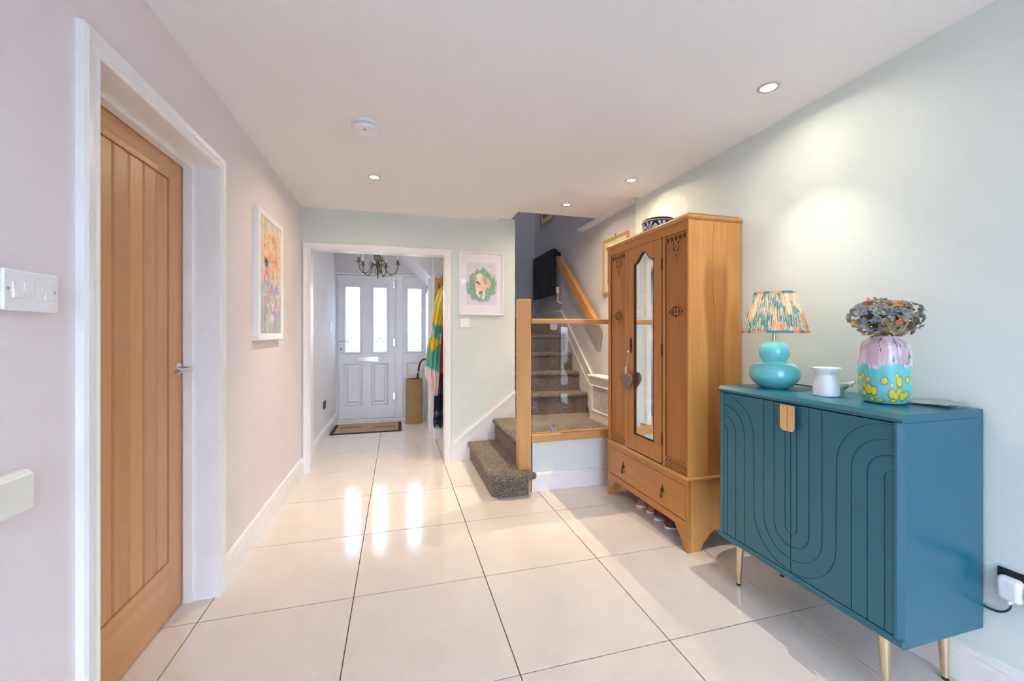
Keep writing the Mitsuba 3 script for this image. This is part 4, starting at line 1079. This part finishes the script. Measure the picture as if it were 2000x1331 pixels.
pts2 = [(y, z) for y in np.linspace(hy - .085, hy + .085, 60) for z in np.linspace(.76, .96, 70)]
ny, nz = 60, 70
G = np.zeros((ny, nz))
for i, y in enumerate(np.linspace(hy - .085, hy + .085, ny)):
    for j, z in enumerate(np.linspace(.765, .955, nz)):
        p_ = Point(y, z)
        dd = hp_.exterior.distance(p_) if hp_.contains(p_) else 0
        G[i, j] = dd
sh = m3.Manifold(m3.Mesh(*[np.asarray(a) for a in ((lambda me: (me[0].astype(np.float32), me[1].astype(np.uint32)))((lambda mm: (np.array(mm.vertices), np.array(mm.faces)))(trimesh.creation.extrude_polygon(hp_, .02, engine='earcut'))))])).refine_to_length(.006)
me = sh.to_mesh(); V = np.array(me.vert_properties[:, :3], float); Fc = np.array(me.tri_verts)
dist = np.array([hp_.exterior.distance(Point(a, b)) for a, b, _ in V])
puff = .003 + .013 * np.sqrt(np.clip(dist / .030, 0, 1))
V2 = np.stack([hx + (V[:, 2] - .01) / .01 * puff, V[:, 0], V[:, 1]], 1)
hm = trimesh.Trimesh(V2, Fc, process=False)
if hm.volume < 0: hm.invert()
part(k, 'heart', hm, 'm_felt', 50)
part(k, 'string', tube([(hx, hy, .905), (hx + .004, hy - .004, .99), (WX - .012, 2.438, 1.092)], .0016, 6), 'm_string')
for z, r, o in ((.948, .0088, 0), (.931, .0085, 0), (.915, .008, 0)): part(k, 'bead', ball((hx, hy, z), r, 2), 'm_bead', True)
part(k, 'bead', ball((hx + .010, hy - .010, 1.062), .0085, 2), 'm_bead', True)

# shoes under the wardrobe
mat('m_sole', (.74, .70, .66), .6, .3)
mat('m_shoe_grey', (.16, .16, .17), .7, .2); mat('m_shoe_orange', (.62, .14, .02), .6, .3); mat('m_shoe_red', (.16, .012, .022), .6, .3); mat('m_shoe_blue', (.03, .045, .13), .6, .3)
mat('m_shoe_grey_blue', (.17, .20, .27), .6, .3)
def shoe(name, label, x, y, mats, group):
    k = thing(name, label, 'shoe', group)
    def foot_poly(s):
        u = np.linspace(0, 2 * np.pi, 40, endpoint=False)
        w = (.046 + .006 * np.cos(u)) * s
        return Polygon(np.stack([x + .02 + .135 - .135 * np.cos(u) * (1 if s == 1 else .985), y + w * np.sin(u)], 1))
    f0 = foot_poly(1.0)
    part(k, 'sole', nose_slab(f0, 0.0, .014, .006), mats[0], 30)
    part(k, 'midsole', nose_slab(foot_poly(.985), .013, .030, .004), mats[1], 30)
    # upper: dome of sections
    rows = []
    for t in np.linspace(0, 1, 14):
        xx = x + .024 + .262 * t
        hgt = .022 + .045 * math.sin(min(1, t * 1.6) * math.pi / 2) ** .8 + (.02 * t)
        if t < .06: hgt = .012
        w = .047 * math.sqrt(max(.02, 1 - (2 * t - 1) ** 4 * .97))
        a = np.linspace(0, math.pi, 15)
        rows.append(np.stack([np.full(15, xx), y + w * np.cos(a), .029 + hgt * np.sin(a) ** .7], 1))
    m = grid_mesh(np.array(rows)); 
    if m.face_normals[:, 2].mean() < 0: m.invert()
    part(k, 'upper', m, mats[2], 50)
    return k
scene['m_shoe_o2'] = {'type': 'twosided', 'bsdf': dict(scene['m_shoe_orange'])}
scene['m_shoe_r2'] = {'type': 'twosided', 'bsdf': dict(scene['m_shoe_red'])}
scene['m_shoe_g2'] = {'type': 'twosided', 'bsdf': dict(scene['m_shoe_grey'])}
shoe('shoe', 'orange and grey trainer under the wardrobe, farthest from the sideboard', 1.548, 2.472, ('m_sole', 'm_shoe_orange', 'm_shoe_g2'), 'trainers under the wardrobe')
shoe('shoe', 'orange trainer with pale sole under the wardrobe, second farthest from the sideboard', 1.562, 2.372, ('m_sole', 'm_shoe_orange', 'm_shoe_g2'), 'trainers under the wardrobe')
shoe('shoe', 'dark red and blue shoe under the wardrobe, next to the orange trainer', 1.546, 2.268, ('m_sole', 'm_shoe_grey_blue', 'm_shoe_r2'), 'red shoes under the wardrobe')
shoe('shoe', 'dark red and blue shoe under the wardrobe, nearest the front bracket foot', 1.540, 2.155, ('m_sole', 'm_shoe_blue', 'm_shoe_r2'), 'red shoes under the wardrobe')

# ------------------------------------------------------------------ sideboard
k = thing('sideboard', 'teal two door sideboard with arched grooves and slim gold legs', 'sideboard')
SX, SB_, SY0, SY1, SZ0, SZ1 = 1.474, 1.848, .886, 1.630, .219, .935
fw, bv = .026, .014   # frame thickness, front bevel
part(k, 'top', prism(Polygon([(SX, SZ1 - fw + .004), (SX, SZ1 - bv), (SX + bv, SZ1), (SB_, SZ1), (SB_, SZ1 - fw), (SX + .004, SZ1 - fw)]), 'y', SY0 + .0002, SY1 - .0002), 'm_teal')
part(k, 'base', prism(Polygon([(SX, SZ0 + fw - .004), (SX, SZ0 + .008), (SX + .008, SZ0), (SB_, SZ0), (SB_, SZ0 + fw), (SX + .004, SZ0 + fw)]), 'y', SY0 + .0002, SY1 - .0002), 'm_teal')
for s, (a, b) in ((1, (SY0, SY0 + fw)), (-1, (SY1 - fw, SY1))):
    pl = Polygon([(SX, b - .004 if s > 0 else a + .004), (SX, a + bv if s > 0 else b - bv), (SX + bv, a if s > 0 else b), (SB_, a if s > 0 else b), (SB_, b if s > 0 else a), (SX + .004, b if s > 0 else a)])
    part(k, 'side', prism(pl, 'z', SZ0 + fw - .0005, SZ1 - fw - .0008), 'm_teal')
part(k, 'back', B(SB_ - .006, SB_ - .0005, SY0 + fw, SY1 - fw, SZ0 + fw, SZ1 - fw), 'm_teal')
yc = (SY0 + SY1) / 2
gap = .0015
dw = yc - (SY0 + fw) - gap
s = dw / 7.0
gz0, gz1 = SZ0 + fw + .003, SZ1 - fw - .004
def door_lines(y_edge, y_split, sg):
    """groove centre lines. sg = +1 if the split lies on the +y side of the edge"""
    ls = []
    for q in range(4):
        r = (q + .5) * s
        # U group about the split, bottoms of half circles
        zc = gz0 + .004 + 3.5 * s
        a = np.linspace(0, math.pi / 2, 24)
        arc = [(y_split - sg * r * math.cos(t), zc - r * math.sin(t)) for t in a]
        topz = gz1 + .01 if q < 3 else None
        # arch group about the outer edge
        zt_ = gz1 - .004 - 3.5 * s
        arc2 = [(y_edge + sg * r * math.cos(t), zt_ + r * math.sin(t)) for t in a]
        if q < 3:
            ls.append(LineString([(arc[0][0], gz1 + .01)] + arc))
            ls.append(LineString([(arc2[0][0], gz0 - .01)] + arc2))
        else:
            ls.append(LineString(arc2[::-1] + arc))
    return ls
for y0, y1, ye, ysp, sg in ((SY0 + fw + gap, yc - gap, SY0 + fw, yc, 1), (yc + gap, SY1 - fw - gap, SY1 - fw, yc, -1)):
    face = sbox(y0, gz0, y1, gz1)
    gro = unary_union([l.buffer(.0017, cap_style=2, quad_segs=4) for l in door_lines(ye, ysp, sg)])
    d_ = part(k, 'door', B(SX + .0085, SX + .022, y0, y1, gz0, gz1), 'm_teal')
    for g in getattr(face.difference(gro), 'geoms', []):
        if g.area < 1e-5: continue
        # each raised field has a small chamfer towards its grooves
        part(d_, 'field', prism(g, 'x', SX + .0055, SX + .009), 'm_teal')
    hy0, hy1 = (yc - .0315, yc - .001) if sg > 0 else (yc + .001, yc + .0315)
    c0 = hy0 if sg > 0 else hy1
    hp_ = sbox(hy0, .803, hy1, .904).difference(sbox(*((hy0, .803, hy0 + .016, .819) if sg > 0 else (hy1 - .016, .803, hy1, .819)))).union(Point(hy0 + .016 if sg > 0 else hy1 - .016, .819).buffer(.016).intersection(sbox(hy0, .803, hy1, .83)))
    part(d_, 'handle', cat(prism(hp_, 'x', SX - .013, SX - .0105), prism(hp_.buffer(-.0025), 'x', SX - .0145, SX - .0125), B(SX - .012, SX + .006, (hy1 - .006) if sg > 0 else hy0, hy1 if sg > 0 else hy0 + .006, .815, .904)), 'm_gold', label='half round gold pull plate')
for x, y in ((1.545, 1.580), (1.545, .972), (1.805, 1.580), (1.805, .960)):
    ox = .010 * (1 if y < 1.2 else -1)
    lg = part(k, 'leg', tube([(x, y, .010), (x + .002, y + ox, SZ0 + .002)], [.0105, .0175], 24), 'm_brushed_gold', 40)
    part(lg, 'foot_pad', L([(0, 0), (.0095, 0), (.0095, .010), (0, .010)], 20, (x, y, 0)), 'm_dark')

# ------------------------------------------------------------------ table lamp
k = thing('table_lamp', 'turquoise double gourd lamp with a pleated patterned shade on the sideboard', 'table lamp')
lx, ly = 1.668, 1.500
gourd = [(0, .9355), (.052, .9355), (.057, .938), (.075, .950), (.092, .968), (.1005, .992), (.098, 1.016), (.086, 1.036), (.066, 1.0475), (.052, 1.0525), (.0465, 1.0555), (.048, 1.059), (.055, 1.068), (.0603, 1.082), (.0612, 1.097), (.0585, 1.114), (.050, 1.130), (.036, 1.141), (.018, 1.1465), (0, 1.147)]
from scipy.interpolate import PchipInterpolator
gp = np.array(gourd); tt = np.r_[0, np.cumsum(np.linalg.norm(np.diff(gp, axis=0), axis=1))]
gp = PchipInterpolator(tt, gp)(np.linspace(0, tt[-1], 90)); gp[0, 0] = gp[-1, 0] = 0
part(k, 'base', L(gp, 72, (lx, ly, 0)), 'm_lamp_teal', True, label='glossy turquoise gourd base')
part(k, 'stem', L([(0, 1.144), (.0075, 1.144), (.0075, 1.235), (.014, 1.236), (.014, 1.262), (0, 1.262)], 24, (lx, ly, 0)), 'm_steel', 30)
def shade_col(p, n, uv):
    a, h = uv.x, uv.y
    w = fbm(a * 110, h * 2.0, 1, 2)
    sway = a * 26 + .25 * dr.sin(h * 6 + w * 4)
    st = .6 * noise(a * 210, h * 3.2, 2) + .4 * noise(a * 330, h * 9, 8)
    c = mix((.86, .60, .36), (.88, .76, .58), smoothstep(.4, .65, fbm(a * 60, h * 3, 4, 2)))
    low = smoothstep(.60, .25, h + .25 * (w - .5))
    c = mix(c, (.85, .28, .09), smoothstep(.39, .52, st) * dr.clip(.45 + .55 * low, 0, 1))
    tl = noise(a * 34 + 9, h * 2.6 + 2 * noise(a * 40, 5.0, 0), 6)
    c = mix(c, (.04, .30, .34), smoothstep(.60, .68, tl + .12 * low) * smoothstep(.36, .5, .55 * noise(a * 260, h * 6, 3) + .45 * noise(a * 400, h * 15, 13)))
    c = mix(c, (.22, .40, .27), .8 * smoothstep(.66, .72, noise(a * 80 + 4, h * 3, 11)) * smoothstep(.40, .5, noise(a * 300, h * 12, 5)))
    return mix(c, (.86, .78, .62), .6 * smoothstep(.62, .72, noise(a * 300, h * 9, 17)))
scene['m_shade'] = {'type': 'principledthin', 'base_color': proc(shade_col), 'roughness': .8, 'diff_trans': .75, 'spec_trans': 0.0}
mat('m_shade_trim', proc(lambda p, n, uv: mix((.78, .30, .12), (.05, .25, .32), smoothstep(.45, .55, noise(p.x * 55, p.y * 55, 3)))), .8, .2)
pl = lambda th, h: 1 + .014 * np.sin(64 * th + 2 * np.sin(5 * th)) + .005 * np.sin(150 * th)
n_ = 640
m, uv = lathe([(.1315 - .050 * t, 1.190 + .176 * t) for t in np.linspace(0, 1, 8)], n_, (lx, ly, 0), wob=pl)
part(k, 'shade', m, 'm_shade', True, uv=uv, label='pleated orange, cream and teal fabric shade')
for r, z in ((.1325, 1.190), (.082, 1.366)):
    part(k, 'shade_trim', L([(r - .001, z - .005), (r + .002, z - .005), (r + .002 - (.0015 if z > 1.3 else .001), z + .006), (r - .002, z + .006), (r - .001, z - .005)], 96, (lx, ly, 0)), 'm_shade_trim', 30)
part(k, 'shade_frame', cat([tube([(lx, ly, 1.252), (lx + .078 * math.cos(a), ly + .078 * math.sin(a), 1.362)], .0015, 6) for a in (0, 2.09, 4.19)]), 'm_white_metal')
part(k, 'bulb', L([(0, 1.262), (.013, 1.262), (.015, 1.275), (.026, 1.295), (.028, 1.308), (.022, 1.325), (0, 1.334)], 28, (lx, ly, 0)), 'm_ceramic', True, emitter={'type': 'area', 'radiance': {'type': 'rgb', 'value': [6.0, 4.4, 2.6]}})
# its flex: over the back of the sideboard and along the wall to the plug
mat('m_flex', (.018, .075, .105), .7, .2)
kl, k = k, thing('lamp_plug', 'white mains plug on a teal twisted flex in the black wall socket', 'plug')
part(kl, 'flex_tail', tube(smooth_path([(lx + .075, ly - .035, .950), (lx + .110, ly - .05, .948), (lx + .150, ly - .065, .940)], 20), .0022, 8), 'm_flex', 40)
part(k, 'flex', cat(tube(smooth_path([(lx + .151, ly - .0655, .940), (lx + .187, ly - .08, .934), (1.854, ly - .10, .90), (1.854, 1.25, .50), (1.854, 1.00, .30), (1.853, .90, .292)], 60), .0022, 8)), 'm_flex', 40)
tw = smooth_path([(1.853, .92, .293), (1.852, .885, .290), (1.850, .855, .293), (1.846, .835, .306), (1.842, .822, .325), (1.838, .819, .350)], 120)
tws = []
for s_ in (0, math.pi):
    a = np.linspace(0, 60, 120) + s_
    tws.append(tube(tw + .0021 * np.stack([np.cos(a), 0 * a, np.sin(a)], 1), .0021, 8))
part(k, 'twisted_flex', cat(tws), 'm_flex', 40, label='teal twisted cloth flex')
part(k, 'plug', cat(RB(1.818, 1.852, .790, .846, .352, .424, .0135), CB(1.826, 1.840, .812, .826, .340, .356, .004)), 'm_plastic', 40, label='white mains plug')

k = thing('double_socket', 'black double wall socket beside the sideboard', 'socket')
part(k, 'plate', CB(XR - .009, XR, .710, .856, .352, .439, .003), 'm_black')
part(k, 'switch', CB(XR - .013, XR - .009, .793, .811, .418, .434, .001), 'm_black')
k = thing('plug_adapter', 'white plug in the right half of the black wall socket', 'plug')
part(k, 'shell', RB(1.820, XR - .007, .722, .775, .350, .420, .0135), 'm_plastic', 40)

# ------------------------------------------------------------------ wax burner
k = thing('wax_burner', 'white ceramic wax burner between the lamp and the vase', 'wax burner')
qx, qy = 1.640, 1.242
prof = [(0, .9355), (.040, .9355), (.0435, .939), (.0438, .958), (.0425, .978), (.0390, .997), (.0345, 1.011), (.0325, 1.018), (.033, 1.022), (.0375, 1.028), (.0440, 1.038), (.0470, 1.0445), (.0470, 1.0475), (.044, 1.0470), (.034, 1.041), (0, 1.038)]
part(k, 'body', L(prof, 64, (qx, qy, 0)), 'm_ceramic', 35)
# relief scene pressed into the side
rel = []
view = math.atan2(-qy, -qx) + .55
rng = np.random.default_rng(2)
for q in range(9):
    a = view + rng.uniform(-.5, .5); z = .948 + .006 * q
    r = .0432 - .0118 * max(0, (z - .95)) / .06
    rel.append(tube([(qx + (r) * math.cos(a + t), qy + r * math.sin(a + t), z + .004 * math.sin(8 * t + q)) for t in np.linspace(-.22, .22, 12)], .0018, 6))
part(k, 'relief', cat(rel), 'm_ceramic', True)

# glass bird behind the burner
k = thing('glass_bird', 'small clear turquoise glass bird behind the wax burner', 'ornament')
gx, gy = 1.775, 1.285
gm = m3.Manifold.batch_hull([m3.Manifold.sphere(r, 20).translate(p) for r, p in ((.017, (gx, gy, .955)), (.013, (gx, gy + .022, .962)), (.009, (gx, gy - .030, .974)))])
gm = gm + m3.Manifold.batch_hull([m3.Manifold.sphere(r, 16).translate(p) for r, p in ((.008, (gx, gy - .030, .976)), (.002, (gx + .004, gy - .058, .992)), (.003, (gx - .012, gy - .050, .968)))]) + m3.Manifold.batch_hull([m3.Manifold.sphere(r, 16).translate(p) for r, p in ((.009, (gx, gy + .024, .976)), (.007, (gx, gy + .030, .992)))])
gm = gm + m3.Manifold.batch_hull([m3.Manifold.sphere(r, 12).translate(p) for r, p in ((.007, (gx, gy + .032, .992)), (.001, (gx, gy + .048, .988)))]) + m3.Manifold.cylinder(.012, .016, .010, 20).translate((gx, gy, .9355))
part(k, 'body', mani(gm), 'm_teal_glass', 40)

# ------------------------------------------------------------------ vase with dried hydrangeas
VXc, VYc, VZ = 1.682, 1.066, .9355
VASE_SPOTS = []
for px, py, rx, ry in [(235, 910, 18, 30), (205, 945, 18, 35), (290, 950, 28, 30), (245, 1015, 20, 35), (290, 1060, 45, 62), (348, 1075, 33, 55), (240, 1110, 25, 35), (455, 955, 35, 40), (530, 1000, 22, 25), (578, 900, 20, 35),
                       (603, 960, 32, 60), (680, 940, 18, 35), (707, 890, 10, 25), (530, 1095, 38, 55), (575, 1115, 30, 45), (605, 1065, 28, 40), (640, 1125, 32, 45), (674, 1105, 22, 40), (315, 1168, 35, 20), (405, 1174, 45, 18), (552, 1174, 35, 18), (186, 1060, 12, 60)]:
    sn = max(-.96, min(.96, (px - 452) / 282)); cs = math.sqrt(1 - sn * sn)
    for turn in (0, .5):
        VASE_SPOTS.append(((math.radians(212.4) + math.asin(sn)) / (2 * math.pi) + turn, (1222 - py) / 762, rx / 282 / max(cs, .42) / (2 * math.pi), ry / 762))
def vase_col(p, n, uv):
    a = uv.x * 24.0
    h = uv.y
    drip = .5 * noise(a * .9, 2.0) + .35 * noise(a * 2.6, h * 3) + .15 * noise(a * 7, h * 8)
    line = .58 + .16 * (drip - .5)
    pink = mix((.50, .36, .40), (.66, .57, .61), smoothstep(.45, .7, noise(a * 1.4, h * 5, 4.)))
    pink = mix(pink, (.62, .40, .42), .5 * smoothstep(.6, .8, noise(a * .8 + 3, h * 4, 9.)))
    blue = mix((.045, .40, .42), (.16, .56, .54), fbm(a * .9, h * 5, 3, 3))
    c = mix(blue, pink, smoothstep(line - .045, line + .03, h))
    c = mix(c, (.72, .80, .80), .55 * smoothstep(.05, .0, dr.abs(h - line)) * smoothstep(.5, .7, noise(a * 3.3, h * 6, 2)))
    crk = smoothstep(.66, .74, noise(a * 9 + 3 * noise(h * 22, a * 2), h * 20, 6.)) * smoothstep(.58, .66, noise(a * 1.1, h * 3.4, 21.)) * smoothstep(.55, .65, h)
    c = mix(c, (.03, .05, .035), crk)
    g = mi.Float(0); rim = mi.Float(0)
    for u0, h0, ru, rh in VASE_SPOTS:
        du = uv.x - u0
        du = du - dr.round(du)
        q = dr.sqrt(dr.square(du / ru) + dr.square((h - h0) / rh))
        g = dr.maximum(g, smoothstep(.98, .72, q)); rim = dr.maximum(rim, smoothstep(1.25, 1.0, q))
    c = mix(c, (.19, .15, .03), rim * .9)
    c = mix(c, mix((.55, .48, .015), (.70, .62, .03), noise(a * 5, h * 20)), g)
    return mix(c, (.08, .13, .02), smoothstep(.022, .010, h))
scene['m_vase'] = {'type': 'principled', 'base_color': proc(vase_col), 'roughness': .09, 'specular': .6, 'clearcoat': .5}
k = thing('vase', 'tall art glass vase, pink over turquoise with yellow spots, on the sideboard', 'vase')
vp = [(.0, 0), (.050, 0), (.057, .003), (.063, .010), (.0685, .022), (.072, .042), (.0735, .075), (.0735, .115), (.0728, .155), (.071, .188), (.067, .206), (.058, .219), (.048, .226), (.042, .232), (.040, .240), (.036, .240), (.038, .230), (.044, .220), (.050, .21), (.050, .05), (0, .04)]
vp = np.array([(r, VZ + z) for r, z in vp])
tt = np.r_[0, np.cumsum(np.linalg.norm(np.diff(vp, axis=0), axis=1))]
vf = PchipInterpolator(tt, vp)(np.linspace(0, tt[-1], 110)); vf[0, 0] = vf[-1, 0] = 0; vf[:, 0] = np.maximum(vf[:, 0], 0)
m, uv = lathe(vf, 96, (VXc, VYc, 0))
uv[:, 1] = (np.array(m.vertices)[:, 2] - VZ) / .24
body(k, m, 'm_vase', True, uv=uv)

k = thing('dried_hydrangeas', 'bunch of faded blue, green and tan dried hydrangeas in the art glass vase', 'dried flowers')
pal = {'blue': ((.17, .20, .25), (.34, .37, .42)), 'lilac': ((.20, .195, .225), (.40, .39, .43)), 'sage': ((.17, .21, .15), (.33, .37, .27)), 'grey': ((.22, .25, .23), (.40, .43, .39)), 'tan': ((.40, .28, .14), (.55, .44, .27)), 'rust': ((.42, .18, .06), (.58, .30, .12))}
for nme, (a, b) in pal.items():
    def pf(p, n, uv, a=a, b=b):
        return mix(a, b, dr.clip(.5 + 1.1 * (fbm(p.x * 90, p.y * 90, p.z * 90, 2) - .5) + .35 * (cell_rand(dr.floor(p.x * 40), dr.floor(p.y * 40), dr.floor(p.z * 40)) - .5), 0, 1))
    scene['m_petal_' + nme] = {'type': 'principledthin', 'base_color': proc(pf), 'roughness': .7, 'diff_trans': .45, 'spec_trans': 0.0}
rng = np.random.default_rng(11)
def floret(seed):
    r = np.random.default_rng(seed)
    V, Fc = [], []
    for q in range(4):
        a = q * math.pi / 2 + r.uniform(-.18, .18)
        ln, wd, lift, curl = r.uniform(.0125, .0165), r.uniform(.0065, .0088), r.uniform(.2, 1.1), r.uniform(-.006, .006)
        prof = [(.0, .05), (.30, .80), (.55, 1.0), (.82, .62), (1.0, 0.06)]
        o = len(V)
        for t, w in prof:
            for s_ in (-1, 0, 1):
                x, y = t * ln, s_ * w * wd
                z = lift * ln * t * (1 - .45 * t) + curl * t * t + .0028 * abs(s_) * w + r.uniform(-.0008, .0008)
                V.append((x * math.cos(a) - y * math.sin(a), x * math.sin(a) + y * math.cos(a), z))
        for i in range(4):
            for j in range(2):
                p_ = o + i * 3 + j
                Fc += [[p_, p_ + 3, p_ + 4], [p_, p_ + 4, p_ + 1]]
    return trimesh.Trimesh(np.array(V), np.array(Fc), process=False)
flos = {}
heads = [((VXc - .048, VYc + .014, 1.238), (.056, .060, .052), 92, ('grey', 'blue', 'lilac', 'grey', 'sage')), ((VXc + .040, VYc - .020, 1.240), (.062, .060, .056), 100, ('sage', 'grey', 'blue', 'sage', 'tan')),
         ((VXc + .002, VYc + .030, 1.262), (.05, .05, .045), 54, ('grey', 'blue', 'rust', 'sage', 'tan')), ((VXc, VYc - .02, 1.215), (.07, .065, .034), 64, ('sage', 'grey', 'lilac', 'tan', 'rust'))]
cnt = 0
for c0, rad, n, cols in heads:
    c0, rad = np.array(c0), np.array(rad)
    for q in range(n):
        z = 1 - 2 * (q + .5) / n; a = q * 2.39996
        d = np.array([math.sqrt(1 - z * z) * math.cos(a), math.sqrt(1 - z * z) * math.sin(a), z]) + rng.normal(0, .10, 3)
        d /= np.linalg.norm(d)
        pos = c0 + d * rad * rng.uniform(.74, 1.10)
        if pos[2] < 1.178 and np.hypot(pos[0] - VXc, pos[1] - VYc) < .05: continue
        col = cols[int(rng.integers(0, 5))]
        if d[2] > .55 and rng.uniform() < .16: col = 'rust'
        if d[2] < -.25 and rng.uniform() < .3: col = 'tan'
        f = (col, int(rng.integers(0, 3)))
        if f not in flos: flos[f] = mikit.ply(floret(f[1] * 7 + hash(len(col)) % 5), 'm_petal_' + col)
        nd = d + rng.normal(0, .35, 3); nd /= np.linalg.norm(nd)
        M = np.eye(4); M[:3, :3] = trimesh.geometry.align_vectors([0, 0, 1], nd)[:3, :3] @ trimesh.transformations.rotation_matrix(rng.uniform(0, 6.28), (0, 0, 1))[:3, :3] * rng.uniform(.75, 1.1)
        M[:3, 3] = pos
        part(k, 'floret', {**flos[f], 'to_world': T(M)}, None)
mat('m_stem', (.20, .13, .06), .8, .2)
part(k, 'stems', cat([tube(smooth_path([(VXc + dx * .2, VYc + dy * .2, 1.0), (VXc + dx * .5, VYc + dy * .5, 1.17), (c[0], c[1], c[2] - .01)], 12), .003, 6) for dx, dy, c in [(-.04, .01, heads[0][0]), (.04, -.02, heads[1][0]), (0, .02, heads[2][0]), (.0, -.01, heads[3][0])]] +
    [tube([np.array(c), np.array(c) + d * np.array(r)], .0011, 5) for c, r, n, _ in heads for d in [v / np.linalg.norm(v) for v in rng.normal(0, 1, (26, 3))]]), 'm_stem', True)

# ------------------------------------------------------------------ crumpled silver packet behind the vase
mat('m_foil', (.52, .54, .58), .28, metal=.8, two=True)
k = thing('foil_packet', 'flat crumpled silver grey packet on the sideboard behind the vase', 'packet')
n1, n2 = 22, 30
U, W = np.meshgrid(np.linspace(0, 1, n1), np.linspace(0, 1, n2), indexing='ij')
def sheet(s):
    P = np.stack([1.735 + .095 * U + .01 * np.sin(W * 5), .918 + .122 * W + .010 * np.sin(U * 4), 0 * U], -1)
    edge = np.clip(np.minimum(np.minimum(U, 1 - U), np.minimum(W, 1 - W)) * 6, 0, 1)
    nz = meshkit.fbm(np.stack([U * 4, W * 5, 0 * U + s * 3], -1), 3, 5)
    P[..., 2] = .9365 + .003 + .010 * meshkit.noise(np.stack([U * 1.6, W * 1.6, 0 * U], -1), 9) * (1 - W) + (edge * (.003 + .014 * nz) if s else -.002 * edge)
    return P
top_, bot_ = grid_mesh(sheet(1)), grid_mesh(sheet(0))
bot_.invert()
m = cat(top_, bot_)
if top_.face_normals[:, 2].mean() < 0: m.invert()
body(k, m, 'm_foil', 30)
